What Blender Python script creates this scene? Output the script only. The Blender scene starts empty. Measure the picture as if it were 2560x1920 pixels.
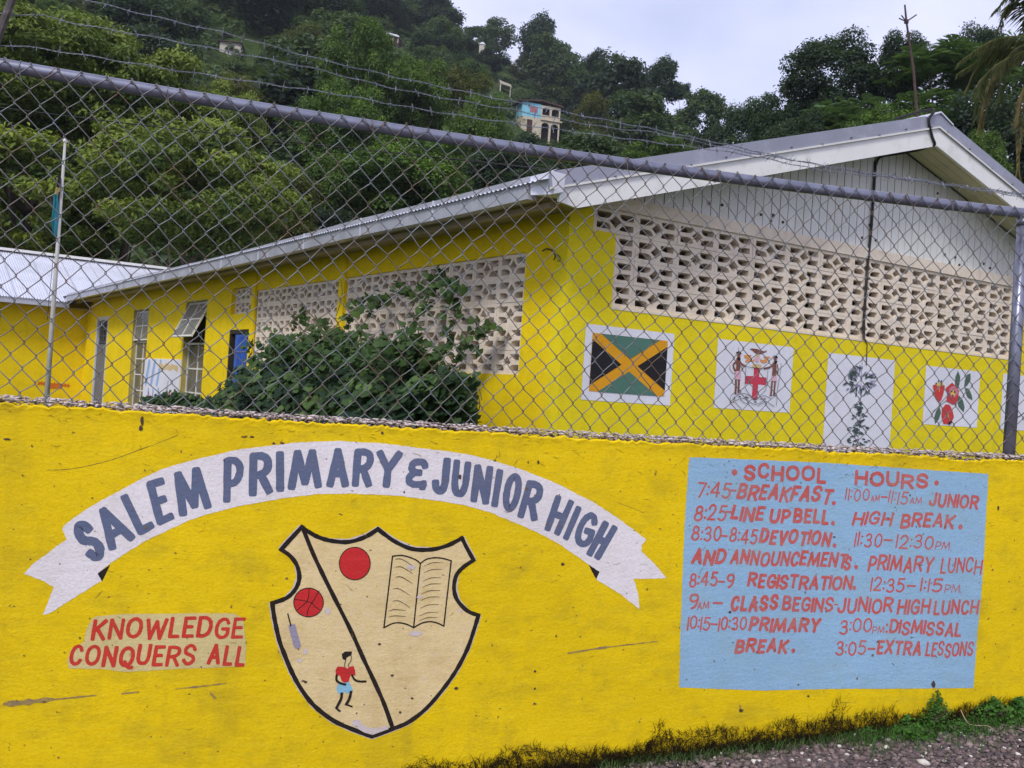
import bpy, math, random
import numpy as np
from math import pi
from mathutils import Vector, Matrix, noise as mnoise
from mathutils.geometry import tessellate_polygon
random.seed(7); rng = np.random.default_rng(7)
scene = bpy.context.scene
COL = scene.collection

# ------------------------------------------------------------------ camera
FPX = 2590.0; ROLL = math.radians(3.85); PITCH = math.radians(0.55); EYE = 1.45
fwd = np.array([0, math.cos(PITCH), math.sin(PITCH)])
zup = np.array([0, -math.sin(PITCH), math.cos(PITCH)])
rgt = math.cos(ROLL)*np.array([1., 0, 0]) + math.sin(ROLL)*zup
upv = -math.sin(ROLL)*np.array([1., 0, 0]) + math.cos(ROLL)*zup
CAM = np.array([0, 0, EYE])
cd = bpy.data.cameras.new('camera'); cam = bpy.data.objects.new('camera', cd); COL.objects.link(cam)
cd.sensor_fit = 'HORIZONTAL'; cd.sensor_width = 36; cd.lens = 36*FPX/2560
cd.clip_start = 0.05; cd.clip_end = 3000
cam.matrix_world = Matrix(((rgt[0], upv[0], -fwd[0], CAM[0]), (rgt[1], upv[1], -fwd[1], CAM[1]), (rgt[2], upv[2], -fwd[2], CAM[2]), (0, 0, 0, 1)))
scene.camera = cam

# ------------------------------------------------------------------ sky, sun, exposure
SUN_EL = math.radians(44); SUN_AZ = math.radians(202)      # azimuth clockwise from +Y
w = bpy.data.worlds.new('World'); scene.world = w; w.use_nodes = True
nt = w.node_tree; nt.nodes.clear()
wo = nt.nodes.new('ShaderNodeOutputWorld'); bg = nt.nodes.new('ShaderNodeBackground')
sky = nt.nodes.new('ShaderNodeTexSky'); sky.sky_type = 'NISHITA'; sky.sun_disc = False
sky.sun_elevation = SUN_EL; sky.sun_rotation = SUN_AZ; sky.air_density = 1.0; sky.dust_density = 2.0
tc = nt.nodes.new('ShaderNodeTexCoord'); mp = nt.nodes.new('ShaderNodeMapping'); mp.inputs['Scale'].default_value = (1, 1, 2.2)
nz = nt.nodes.new('ShaderNodeTexNoise'); nz.inputs['Scale'].default_value = 3.2; nz.inputs['Detail'].default_value = 5; nz.inputs['Roughness'].default_value = .5
rp = nt.nodes.new('ShaderNodeValToRGB'); rp.color_ramp.elements[0].position = .30; rp.color_ramp.elements[0].color = (.5, .5, .5, 1); rp.color_ramp.elements[1].position = .62; rp.color_ramp.elements[1].color = (.96, .96, .96, 1)
cl = nt.nodes.new('ShaderNodeRGB'); cl.outputs[0].default_value = (6.7, 6.8, 9.1, 1)
mx = nt.nodes.new('ShaderNodeMix'); mx.data_type = 'RGBA'
L = nt.links.new
L(tc.outputs['Generated'], mp.inputs[0]); L(mp.outputs[0], nz.inputs['Vector']); L(nz.outputs['Fac'], rp.inputs[0])
L(rp.outputs[0], mx.inputs[0]); L(sky.outputs[0], mx.inputs[6]); L(cl.outputs[0], mx.inputs[7])
L(mx.outputs[2], bg.inputs[0]); bg.inputs[1].default_value = 0.1; L(bg.outputs[0], wo.inputs[0])
sd = bpy.data.lights.new('sun', 'SUN'); sd.energy = 1.5; sd.angle = math.radians(14); sd.color = (1, .96, .9)
so = bpy.data.objects.new('sun', sd); COL.objects.link(so)
sdir = Vector((math.sin(SUN_AZ)*math.cos(SUN_EL), math.cos(SUN_AZ)*math.cos(SUN_EL), math.sin(SUN_EL)))
so.rotation_euler = (-sdir).to_track_quat('-Z', 'Y').to_euler(); so.location = sdir*60
scene.view_settings.view_transform = 'Standard'; scene.view_settings.look = 'None'
scene.view_settings.exposure = 0.55; scene.view_settings.gamma = 1; scene.view_settings.use_curve_mapping = False
scene.cycles.max_bounces = 6; scene.cycles.diffuse_bounces = 3; scene.cycles.transmission_bounces = 3

# ------------------------------------------------------------------ helpers: measuring
def ray(x, y): return fwd + (x-1280)/FPX*rgt - (y-960)/FPX*upv
def proj(P):
    d = np.array(P, float)-CAM; q = d@fwd
    return 1280+FPX*(d@rgt)/q, 960-FPX*(d@upv)/q
class Plane:
    """a real vertical plane in the place: origin O (z = 0), direction d along it, outward normal n"""
    def __init__(s, O, d, n): s.O = np.array(O, float); s.d = np.array(d, float); s.n = np.array(n, float)
    def at(s, x, y, off=0.0):
        O = s.O+s.n*off; r = ray(x, y); t = ((O-CAM)@s.n)/(r@s.n); P = CAM+t*r
        return np.array([(P-s.O)@s.d, P[2]])
    def P(s, a, z, off=0.0): return s.O+s.d*a+s.n*off+np.array([0, 0, z])
th = math.atan(2590/9020.)
WALL = Plane((0, 3.55, 0), (math.cos(th), math.sin(th), 0), (math.sin(th), -math.cos(th), 0))
al = math.radians(57.25)
U = np.array([math.sin(al), math.cos(al), 0]); V = np.array([-math.cos(al), math.sin(al), 0])
rc = ray(1395, 994); C0 = CAM+rc*(10/rc[1]); C0[2] = 0
FRONT = Plane(C0, U, -V); SIDE = Plane(C0, V, -U)
BW = 23.8
WING = Plane(C0+V*BW, -U, -V)          # wing wall: 'a' counts away from the inner corner

# ------------------------------------------------------------------ helpers: objects
def wloc(o):
    v = Vector((0, 0, 0))
    while o is not None: v += o.location; o = o.parent
    return v
def tag(o, label=None, cat=None, group=None, kind=None):
    if label: o['label'] = label
    if cat: o['category'] = cat
    if group: o['group'] = group
    if kind: o['kind'] = kind
    return o
def thing(name, loc, label, cat, group=None):
    o = bpy.data.objects.new(name, None); o.empty_display_size = .1; COL.objects.link(o); o.location = Vector(loc)
    return tag(o, label, cat, group)
class MB:
    def __init__(s): s.v = []; s.f = []; s.m = []; s.mi = 0; s.sm = False
    def add(s, vs, fs):
        b = len(s.v); s.v += [tuple(float(c) for c in p) for p in vs]; s.f += [tuple(i+b for i in f) for f in fs]; s.m += [s.mi]*len(fs); return s
    def obox(s, O, a, b, c):
        O, a, b, c = (np.array(q, float) for q in (O, a, b, c))
        vs = [O, O+a, O+a+b, O+b, O+c, O+a+c, O+a+b+c, O+b+c]
        fs = [(0, 3, 2, 1), (4, 5, 6, 7), (0, 1, 5, 4), (1, 2, 6, 5), (2, 3, 7, 6), (3, 0, 4, 7)]
        if np.cross(a, b)@c < 0: fs = [f[::-1] for f in fs]
        return s.add(vs, fs)
    def pbox(s, pl, a0, a1, z0, z1, o0, o1):
        return s.obox(pl.P(a0, z0, o0), pl.d*(a1-a0), pl.n*(o1-o0), (0, 0, z1-z0))
    def prism(s, loops, pl, o0, o1):
        """loops: [(a,z)...] outer then holes; extruded from offset o0 to o1 (front)"""
        ls = [[Vector((float(p[0]), float(p[1]), 0)) for p in l] for l in loops]
        tri = tessellate_polygon(ls); flat = [p for l in loops for p in l]; n = len(flat)
        vs = [pl.P(p[0], p[1], o1) for p in flat]+[pl.P(p[0], p[1], o0) for p in flat]
        sgn = 1 if (np.cross(pl.d, [0, 0, 1])@pl.n) > 0 else -1
        fs = []
        for t in tri:
            p, q, r = (flat[i] for i in t)
            ar = (q[0]-p[0])*(r[1]-p[1])-(q[1]-p[1])*(r[0]-p[0])
            if ar*sgn < 0: t = (t[0], t[2], t[1])
            fs.append(tuple(t)); fs.append((t[0]+n, t[2]+n, t[1]+n))
        b = 0
        for k, l in enumerate(loops):
            m = len(l); A = sum(l[i][0]*l[(i+1) % m][1]-l[(i+1) % m][0]*l[i][1] for i in range(m))
            ccw = (A > 0) == (k == 0)
            for i in range(m):
                j = (i+1) % m; f = (b+i, b+i+n, b+j+n, b+j)
                if (not ccw) ^ (sgn < 0): f = f[::-1]
                fs.append(f)
            b += m
        return s.add(vs, fs)
    def tube(s, pts, r, k=6, cap=True):
        pts = [np.array(p, float) for p in pts]; rs = r if hasattr(r, '__len__') else [r]*len(pts)
        vs = []; fs = []; prev = None
        for i, p in enumerate(pts):
            t = pts[min(i+1, len(pts)-1)]-pts[max(i-1, 0)]; t = t/(np.linalg.norm(t)+1e-12)
            if prev is None:
                ref = np.array([0, 0, 1.]) if abs(t[2]) < .9 else np.array([1., 0, 0]); x = np.cross(t, ref)
            else: x = prev-t*(prev@t)
            x = x/(np.linalg.norm(x)+1e-12); prev = x; y = np.cross(t, x)
            for j in range(k):
                a = 2*math.pi*j/k; vs.append(p+rs[i]*(x*math.cos(a)+y*math.sin(a)))
        for i in range(len(pts)-1):
            for j in range(k):
                a = i*k+j; b = i*k+(j+1) % k; fs.append((a, b, b+k, a+k))
        if cap: fs.append(tuple(range(k))[::-1]); fs.append(tuple(range((len(pts)-1)*k, len(pts)*k)))
        return s.add(vs, fs)
    def flat(s, pts2, pl, off):
        tri = tessellate_polygon([[Vector((float(p[0]), float(p[1]), 0)) for p in pts2]])
        vs = [pl.P(p[0], p[1], off) for p in pts2]; sgn = 1 if (np.cross(pl.d, [0, 0, 1])@pl.n) > 0 else -1; fs = []
        for t in tri:
            p, q, r = (pts2[i] for i in t)
            ar = (q[0]-p[0])*(r[1]-p[1])-(q[1]-p[1])*(r[0]-p[0])
            fs.append(tuple(t) if ar*sgn > 0 else (t[0], t[2], t[1]))
        return s.add(vs, fs)
    def build(s, name, mats, parent=None, smooth=False, kind=None, label=None):
        me = bpy.data.meshes.new(name); me.from_pydata(s.v, [], s.f)
        for m in (mats if isinstance(mats, (list, tuple)) else [mats]): me.materials.append(m)
        if len(set(s.m)) > 1: me.polygons.foreach_set('material_index', s.m)
        if smooth: me.polygons.foreach_set('use_smooth', [True]*len(me.polygons))
        o = bpy.data.objects.new(name, me); COL.objects.link(o)
        if parent is not None: me.transform(Matrix.Translation(-wloc(parent))); o.parent = parent
        me.update()
        return tag(o, label, kind=kind)
def npmesh(name, V_, F_, mat, parent=None, tint=None, kind=None, smooth=False):
    """V_ (n,3), F_ (m,3) triangles"""
    me = bpy.data.meshes.new(name); n, m = len(V_), len(F_)
    me.vertices.add(n); me.vertices.foreach_set('co', np.asarray(V_, np.float32).ravel())
    me.loops.add(m*3); me.loops.foreach_set('vertex_index', np.asarray(F_, np.int32).ravel())
    me.polygons.add(m); me.polygons.foreach_set('loop_start', np.arange(0, m*3, 3, dtype=np.int32))
    me.update(calc_edges=True)
    if tint is not None:
        a = me.attributes.new('tint', 'FLOAT', 'POINT'); a.data.foreach_set('value', np.asarray(tint, np.float32))
    if smooth: me.polygons.foreach_set('use_smooth', np.ones(m, bool))
    me.materials.append(mat)
    o = bpy.data.objects.new(name, me); COL.objects.link(o)
    if parent is not None: me.transform(Matrix.Translation(-wloc(parent))); o.parent = parent
    return tag(o, kind=kind)

# ------------------------------------------------------------------ helpers: materials
def nodes(name):
    m = bpy.data.materials.new(name); m.use_nodes = True; nt = m.node_tree
    p = nt.nodes['Principled BSDF']; return m, nt, p
def N(nt, t, **kw):
    n = nt.nodes.new(t)
    for k, v in kw.items():
        if k in n.inputs: n.inputs[k].default_value = v
        else: setattr(n, k, v)
    return n
def noisen(nt, scale, detail=4, rough=.55, stretch=None, seed=0):
    g = N(nt, 'ShaderNodeNewGeometry'); mp = N(nt, 'ShaderNodeMapping'); nt.links.new(g.outputs['Position'], mp.inputs[0])
    mp.inputs['Location'].default_value = (seed*3.7, seed*1.3, seed*2.1)
    if stretch: mp.inputs['Scale'].default_value = stretch
    n = N(nt, 'ShaderNodeTexNoise', Scale=scale, Detail=detail, Roughness=rough); nt.links.new(mp.outputs[0], n.inputs['Vector'])
    return n.outputs['Fac']
def ramp(nt, fac, p0, p1, c0=0., c1=1.):
    r = N(nt, 'ShaderNodeMapRange'); nt.links.new(fac, r.inputs[0])
    r.inputs[1].default_value = p0; r.inputs[2].default_value = p1; r.inputs[3].default_value = c0; r.inputs[4].default_value = c1
    return r.outputs[0]
def mixc(nt, fac, a, b):
    m = N(nt, 'ShaderNodeMix', data_type='RGBA')
    if isinstance(fac, (int, float)): m.inputs[0].default_value = fac
    else: nt.links.new(fac, m.inputs[0])
    for i, c in ((6, a), (7, b)):
        if isinstance(c, tuple): m.inputs[i].default_value = (*c[:3], 1)
        else: nt.links.new(c, m.inputs[i])
    return m.outputs[2]
def mth(nt, op, a, b=None):
    m = N(nt, 'ShaderNodeMath', operation=op)
    for i, c in enumerate((a, b)):
        if c is None: continue
        if isinstance(c, (int, float)): m.inputs[i].default_value = c
        else: nt.links.new(c, m.inputs[i])
    return m.outputs[0]
def bumpn(nt, p, h, dist, strength=1.):
    b = N(nt, 'ShaderNodeBump'); b.inputs['Distance'].default_value = dist; b.inputs['Strength'].default_value = strength
    nt.links.new(h, b.inputs['Height']); nt.links.new(b.outputs[0], p.inputs['Normal'])
def simple(name, c, rough=.6, metal=0., var=.12, scale=6, bump=0, bscale=60, dirt=None, spec=.3):
    m, nt, p = nodes(name)
    a = noisen(nt, scale)
    col = mixc(nt, ramp(nt, a, .3, .7), tuple(q*(1-var) for q in c), tuple(min(1, q*(1+var)) for q in c))
    if dirt:
        d = noisen(nt, scale*2.3, 6, .7, seed=3); col = mixc(nt, ramp(nt, d, .52, .75, 0, dirt[1]), col, dirt[0])
    nt.links.new(col, p.inputs['Base Color']); p.inputs['Roughness'].default_value = rough; p.inputs['Metallic'].default_value = metal
    p.inputs['Specular IOR Level'].default_value = spec
    if bump: bumpn(nt, p, noisen(nt, bscale, 5, .6, seed=1), bump)
    return m
def stucco(name, c, grime=(.30, .22, .02), gs=.5, wear=None, bump=.0030, moss=False, faded=None):
    """hand painted render: one relief for every paint on it, so all layers share the same grain"""
    m, nt, p = nodes(name)
    a = noisen(nt, 1.6, 5, .6); b = noisen(nt, 11, 6, .65, seed=2)
    col = mixc(nt, ramp(nt, a, .35, .7), tuple(q*.93 for q in c), tuple(min(1, q*1.06) for q in c))
    col = mixc(nt, ramp(nt, b, .50, .80, 0, gs), col, grime)
    st = noisen(nt, 7, 4, .6, stretch=(1, 1, .12), seed=5)            # run-off streaks
    col = mixc(nt, ramp(nt, st, .56, .8, 0, gs*.8), col, grime)
    col = mixc(nt, ramp(nt, noisen(nt, 110, 4, .7, seed=6), .42, .66, 0, .26), col, tuple(q*.55 for q in c))
    col = mixc(nt, ramp(nt, noisen(nt, 4.5, 6, .7, stretch=(1, 1, 2.2), seed=7), .50, .72, 0, gs*.9), col, grime)
    br = noisen(nt, 16, 3, .5, stretch=(.5, .5, 5), seed=31)
    col = mixc(nt, ramp(nt, br, .45, .7, 0, .10), col, tuple(min(1, q*1.5+.04) for q in c))
    sp = noisen(nt, 42, 3, .5, seed=8)
    col = mixc(nt, ramp(nt, sp, .715, .745, 0, .8), col, (.09, .06, .03))     # pin holes and flecks
    if faded: col = mixc(nt, ramp(nt, noisen(nt, 30, 5, .7, seed=9), .45, .75, 0, faded[1]), col, faded[0])
    if wear: col = mixc(nt, ramp(nt, noisen(nt, 24, 5, .65, seed=11), .66, .70, 0, wear[1]), col, wear[0])
    if moss:
        g = N(nt, 'ShaderNodeNewGeometry'); sx = N(nt, 'ShaderNodeSeparateXYZ'); nt.links.new(g.outputs['Position'], sx.inputs[0])
        hz = mth(nt, 'SUBTRACT', sx.outputs['Z'], mth(nt, 'ADD', mth(nt, 'MULTIPLY', sx.outputs['X'], .083), .125))
        nn = noisen(nt, 26, 6, .7, stretch=(1, 1, .5), seed=13)
        k = mth(nt, 'ADD', ramp(nt, hz, 0, .14, .60, -.1), mth(nt, 'SUBTRACT', nn, .5))
        col = mixc(nt, ramp(nt, k, .36, .62, 0, .6), col, (.06, .045, .015))
    nt.links.new(col, p.inputs['Base Color']); p.inputs['Roughness'].default_value = .75; p.inputs['Specular IOR Level'].default_value = .14
    h1 = noisen(nt, 75, 4, .6, stretch=(1, 1, 1.5), seed=21); h2 = noisen(nt, 230, 3, .6, seed=22); h3 = noisen(nt, 14, 3, .5, stretch=(1, 1, 1.8), seed=23)
    h = mth(nt, 'ADD', mth(nt, 'ADD', h1, mth(nt, 'MULTIPLY', h2, .8)), mth(nt, 'MULTIPLY', h3, .5))
    bumpn(nt, p, h, bump)
    return m
YEL = (.77, .54, .004)
M = {}
M['wall_yellow'] = stucco('wall_yellow_paint', YEL, moss=True, gs=.45, bump=.0019)
M['banner_white'] = stucco('banner_white_paint', (.74, .70, .70), grime=(.5, .42, .35), gs=.3, bump=.0017)
M['banner_blue'] = stucco('banner_blue_paint', (.115, .14, .225), grime=(.17, .16, .19), gs=.35, bump=.0017)
M['cream_paint'] = stucco('cream_paint', (.73, .57, .28), grime=(.42, .28, .1), gs=.4, bump=.0017, faded=((.72, .62, .5), .25))
M['motto_cream'] = stucco('motto_cream_paint', (.62, .51, .23), grime=(.42, .32, .1), gs=.4, bump=.0017)
M['red_letter'] = stucco('red_letter_paint', (.55, .045, .03), grime=(.4, .1, .05), gs=.3, bump=.0017)
M['red_ball'] = stucco('red_ball_paint', (.56, .03, .03), grime=(.35, .02, .02), gs=.3, bump=.0017)
M['black_paint'] = stucco('black_line_paint', (.018, .014, .012), grime=(.05, .03, .02), gs=.3, bump=.0017)
M['ink_paint'] = stucco('thin_ink_paint', (.06, .045, .02), grime=(.3, .2, .08), gs=.7, bump=.0017, faded=((.5, .36, .14), .6))
M['board_blue'] = stucco('timetable_blue_paint', (.27, .45, .61), grime=(.28, .38, .35), gs=.4, bump=.0017)
M['board_red'] = stucco('timetable_red_paint', (.52, .10, .085), grime=(.40, .22, .2), gs=.5, bump=.0017, faded=((.36, .25, .26), .5))
M['lav_paint'] = stucco('lavender_grey_paint', (.30, .28, .38), gs=.2, grime=(.3, .25, .2), bump=.0017)
M['primer'] = stucco('bare_primer', (.60, .52, .50), gs=.3, grime=(.5, .4, .3), bump=.0017)
M['scrape'] = stucco('scraped_render', (.24, .17, .10), gs=.6, grime=(.45, .32, .03), bump=.0017, faded=((.6, .42, .01), .9))
M['shorts_blue'] = stucco('light_blue_paint', (.25, .50, .62), gs=.2, grime=(.2, .3, .3), bump=.0017)
M['building_yellow'] = stucco('building_yellow_paint', (.88, .63, .007), grime=(.45, .34, .02), gs=.3, bump=.0015)
M['gable_yellow'] = stucco('gable_yellow_paint', (.82, .655, .012), grime=(.45, .38, .02), gs=.28, bump=.0015)
M['block'] = stucco('breeze_block_paint', (.82, .71, .57), grime=(.46, .36, .26), gs=.5, bump=.0015)
M['white_mural'] = stucco('mural_white_paint', (.74, .74, .80), grime=(.55, .5, .45), gs=.25, bump=.0012)
M['white_board'] = simple('white_board_paint', (.76, .76, .72), .5, var=.05, scale=2, dirt=((.35, .34, .22), .45), bump=.0006)
M['siding'] = simple('siding_paint', (.70, .70, .66), .5, var=.06, scale=1.3, dirt=((.45, .43, .25), .35))
M['soffit_cream'] = simple('soffit_paint', (.62, .57, .38), .6, var=.08, scale=1.5, dirt=((.33, .27, .12), .5))
M['soffit_brown'] = simple('side_soffit_paint', (.42, .34, .25), .7, var=.15, scale=2, dirt=((.2, .12, .06), .6))
M['flashing'] = simple('galvanised_flashing', (.30, .31, .36), .5, metal=.3, var=.12, scale=1.2, bump=.002, bscale=3, dirt=((.7, .7, .75), .3))
M['gutter'] = simple('galvanised_gutter', (.46, .47, .53), .42, metal=.4, var=.16, scale=2.4, bump=.0017, bscale=4, dirt=((.75, .76, .8), .35))
M['zinc'] = simple('zinc_roof', (.66, .68, .76), .4, metal=.25, var=.08, scale=1.5, dirt=((.4, .38, .36), .35))
M['galv'] = simple('galvanised_pipe', (.21, .22, .28), .36, metal=.6, var=.18, scale=9, dirt=((.10, .10, .13), .5), bump=.0003, bscale=90)
m, nt, p = nodes('chain_link_wire')
col = mixc(nt, ramp(nt, noisen(nt, 7, 5, .7), .42, .62), (.17, .19, .205), (.14, .095, .065)); nt.links.new(col, p.inputs['Base Color'])
p.inputs['Metallic'].default_value = .45; p.inputs['Roughness'].default_value = .42; M['wire'] = m
M['barb'] = simple('barbed_wire_metal', (.22, .235, .27), .42, metal=.5, var=.3, scale=20)
M['dark_arm'] = simple('weathered_steel_arm', (.075, .065, .06), .6, metal=.3, var=.3, scale=14, dirt=((.3, .28, .28), .5))
M['dark'] = simple('dark_interior', (.035, .03, .025), .8, var=.2)  # near-black colour; on sheets behind openings it stands in for unlit rooms
M['room'] = simple('classroom_plaster', (.50, .40, .27), .8, var=.1)
M['grey_door'] = simple('grey_metal_door', (.13, .145, .185), .5, var=.1, scale=3)
M['blue_door'] = simple('blue_painted_door', (.035, .11, .42), .5, var=.15, scale=4)
M['frame_white'] = simple('white_window_frame', (.68, .67, .62), .5, var=.06)
m, nt, p = nodes('window_glass')
p.inputs['Base Color'].default_value = (.10, .10, .09, 1); p.inputs['Roughness'].default_value = .12; p.inputs['Specular IOR Level'].default_value = .6; M['glass'] = m
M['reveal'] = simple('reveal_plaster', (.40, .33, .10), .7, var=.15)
M['cable'] = simple('black_cable', (.02, .018, .018), .5)
M['rust'] = simple('rusty_mast', (.06, .035, .03), .7, var=.3, scale=12)
M['pole_grey'] = simple('grey_flagpole_paint', (.42, .41, .38), .5, var=.12, scale=4, dirt=((.25, .2, .15), .5))
for k, c in dict(flag_green=(.085, .19, .145), flag_gold=(.72, .33, .015), flag_black=(.02, .018, .02), skin=(.22, .085, .06), pink=(.72, .42, .50), arms_red=(.60, .06, .10), arms_orange=(.70, .30, .10), arms_cream=(.66, .50, .25), leaf_grey=(.06, .09, .08), leaf_green=(.09, .15, .11), lilac=(.28, .26, .38), ackee_red=(.58, .06, .06), ackee_pink=(.62, .22, .26), ackee_yellow=(.75, .5, .12), child_blue=(.3, .45, .75), orange_text=(.65, .16, .02)).items():
    M[k] = stucco('mural_'+k+'_paint', c, grime=tuple(q*.7+.03 for q in c), gs=.2, bump=.0008)
M['cloth_yellow'] = simple('flag_cloth_yellow', (.62, .52, .16), .8); M['cloth_teal'] = simple('flag_cloth_teal', (.03, .20, .26), .8); M['cloth_black'] = simple('flag_cloth_black', (.03, .035, .04), .8)
def leafmat(name, c0, c1, c2, trans=.38, rough=.55, spec=.22):
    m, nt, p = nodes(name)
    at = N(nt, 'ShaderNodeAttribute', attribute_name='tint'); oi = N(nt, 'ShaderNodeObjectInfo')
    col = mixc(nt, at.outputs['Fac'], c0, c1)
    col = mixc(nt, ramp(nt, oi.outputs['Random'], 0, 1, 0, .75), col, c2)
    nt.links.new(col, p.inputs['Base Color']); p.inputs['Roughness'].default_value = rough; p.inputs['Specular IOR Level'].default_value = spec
    tr = N(nt, 'ShaderNodeBsdfTranslucent'); nt.links.new(mixc(nt, .5, col, (.10, .16, .01)), tr.inputs[0])
    mx = N(nt, 'ShaderNodeMixShader'); mx.inputs[0].default_value = trans
    nt.links.new(p.outputs[0], mx.inputs[1]); nt.links.new(tr.outputs[0], mx.inputs[2]); nt.links.new(mx.outputs[0], nt.nodes['Material Output'].inputs[0])
    return m
M['leaf_yellow'] = leafmat('yellow_green_foliage', (.050, .095, .026), (.31, .38, .055), (.16, .22, .055))
M['leaf_mid'] = leafmat('mid_green_foliage', (.030, .070, .018), (.17, .29, .04), (.095, .16, .035))
M['leaf_dark'] = leafmat('dark_green_foliage', (.016, .034, .022), (.060, .108, .048), (.046, .068, .050))
M['leaf_far'] = leafmat('hillside_foliage', (.026, .060, .024), (.13, .20, .055), (.085, .125, .06))
M['leaf_olive'] = leafmat('olive_foliage', (.040, .055, .015), (.15, .15, .035), (.10, .11, .03))
M['leaf_compound'] = leafmat('feathered_foliage', (.028, .075, .025), (.15, .27, .06), (.09, .16, .07))
M['leaf_vine'] = leafmat('vine_foliage', (.012, .032, .016), (.13, .22, .05), (.03, .07, .02), trans=.25, rough=.6, spec=.2)
M['leaf_palm'] = leafmat('palm_foliage', (.03, .05, .015), (.15, .15, .05), (.09, .10, .04))
M['leaf_palm_dry'] = leafmat('dry_palm_foliage', (.14, .11, .04), (.30, .24, .09), (.22, .17, .07))
M['leaf_weed'] = leafmat('weed_foliage', (.03, .07, .015), (.10, .27, .03), (.06, .16, .03))
M['moss_black'] = leafmat('dead_moss', (.010, .007, .005), (.075, .050, .020), (.03, .02, .01), trans=.05)
M['bark'] = simple('tree_bark', (.11, .085, .06), .9, var=.3, scale=3)
m, nt, p = nodes('hill_grass')
a = noisen(nt, .05, 6, .6); b = noisen(nt, .6, 6, .7, seed=2)
col = mixc(nt, ramp(nt, a, .4, .62), (.035, .075, .018), (.085, .105, .03)); col = mixc(nt, ramp(nt, b, .45, .7), col, (.028, .05, .015))
nt.links.new(col, p.inputs['Base Color']); p.inputs['Roughness'].default_value = .95; p.inputs['Specular IOR Level'].default_value = .1; bumpn(nt, p, b, .5); M['grass'] = m
m, nt, p = nodes('gravel_ground')
vn = N(nt, 'ShaderNodeTexVoronoi', Scale=130.); g = N(nt, 'ShaderNodeNewGeometry'); nt.links.new(g.outputs['Position'], vn.inputs['Vector'])
sx = N(nt, 'ShaderNodeSeparateXYZ'); nt.links.new(vn.outputs['Color'], sx.inputs[0])
col = mixc(nt, sx.outputs[0], (.09, .072, .07), (.20, .165, .16)); col = mixc(nt, ramp(nt, noisen(nt, 5, 5, .6), .45, .7, 0, .6), col, (.09, .065, .05))
nt.links.new(col, p.inputs['Base Color']); p.inputs['Roughness'].default_value = .9; bumpn(nt, p, vn.outputs['Distance'], .008); M['gravel'] = m
m, nt, p = nodes('pebbles')
at = N(nt, 'ShaderNodeAttribute', attribute_name='tint'); r = N(nt, 'ShaderNodeValToRGB'); nt.links.new(at.outputs['Fac'], r.inputs[0])
e = r.color_ramp.elements; e[0].position = 0; e[0].color = (.055, .045, .05, 1); e[1].position = 1; e[1].color = (.62, .58, .52, 1)
q = e.new(.35); q.color = (.15, .105, .10, 1); q = e.new(.75); q.color = (.25, .19, .175, 1); q = e.new(.92); q.color = (.30, .25, .24, 1)
nt.links.new(r.outputs[0], p.inputs['Base Color']); p.inputs['Roughness'].default_value = .85; M['pebble'] = m
m, nt, p = nodes('rubble')
at = N(nt, 'ShaderNodeAttribute', attribute_name='tint'); r = N(nt, 'ShaderNodeValToRGB'); nt.links.new(at.outputs['Fac'], r.inputs[0])
e = r.color_ramp.elements; e[0].position = 0; e[0].color = (.045, .032, .026, 1); e[1].position = 1; e[1].color = (.62, .54, .50, 1)
q = e.new(.35); q.color = (.13, .09, .07, 1); q = e.new(.6); q.color = (.36, .28, .25, 1)
nt.links.new(r.outputs[0], p.inputs['Base Color']); p.inputs['Roughness'].default_value = .9; M['rubble'] = m
M['concrete'] = simple('bare_concrete', (.24, .19, .17), .9, var=.25, scale=18, bump=.006, bscale=60, dirt=((.07, .05, .04), .7))

# ================================================================== GROUND AND HILL
def verge(s, t):
    """height of the gravel verge; s along the wall, t metres in front of it"""
    return .124+.079*max(-4.5, min(6, s)) - .045*min(t, 4.5) + .012*math.sin(3.1*s+1.3*t)*min(1, t)
def emax(px):
    xs = [-2500, -600, 0, 600, 1000, 1240, 1400, 1500, 1650, 1800, 2000, 2300, 2600, 5000]
    es = [.50, .56, .58, .56, .50, .425, .375, .36, .335, .30, .27, .265, .27, .3]
    return float(np.interp(px, xs, es))
def hill(x, y):
    D = math.hypot(x, y)
    if y <= 1: return 0.
    px = 1280+FPX*x/y
    e = emax(max(-2500, min(5000, px)))
    Dc = min(D, 275.)
    g = max(0., 1-36./max(Dc, 36.))**2.3
    z = e*g*Dc
    if D > 275: z -= (D-275)*.18
    n = mnoise.noise(Vector((x*.02, y*.02, 0)))*7+mnoise.noise(Vector((x*.07, y*.07, 3)))*1.6
    return z+n*min(1, max(0, (D-45)/60.))
b = MB()
ss = list(np.concatenate([np.linspace(-90, -6, 12), np.linspace(-5, 6, 56), np.linspace(7, 90, 12)]))
ts = list(np.concatenate([[-.07], np.linspace(0, 4, 28), np.linspace(4.5, 90, 14)]))
vs = [WALL.P(s, verge(s, max(t, 0))+mnoise.noise(Vector((s*2, t*2, 0)))*.012, t) for t in ts for s in ss]
n = len(ss); b.add(vs, [(i*n+j+n, i*n+j+n+1, i*n+j+1, i*n+j) for i in range(len(ts)-1) for j in range(n-1)])
b.build('gravel_verge', M['gravel'], smooth=True, kind='structure')
b = MB(); n = 150
az = np.linspace(-1.45, 1.45, n); rr = np.concatenate([[3.9, 12, 24], np.geomspace(34, 290, 80), [330, 420, 700]])
vs = []
for r_ in rr:
    for a in az:
        x, y = r_*math.sin(a), r_*math.cos(a); vs.append((x, y, max(-25., hill(x, y)) if r_ > 24 else 0.0))
b.add(vs, [(i*n+j, i*n+j+1, i*n+j+n+1, i*n+j+n) for i in range(len(rr)-1) for j in range(n-1)])
hs = b.build('hillside', M['grass'], smooth=True, kind='structure')
hs.location.z = -.01

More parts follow.
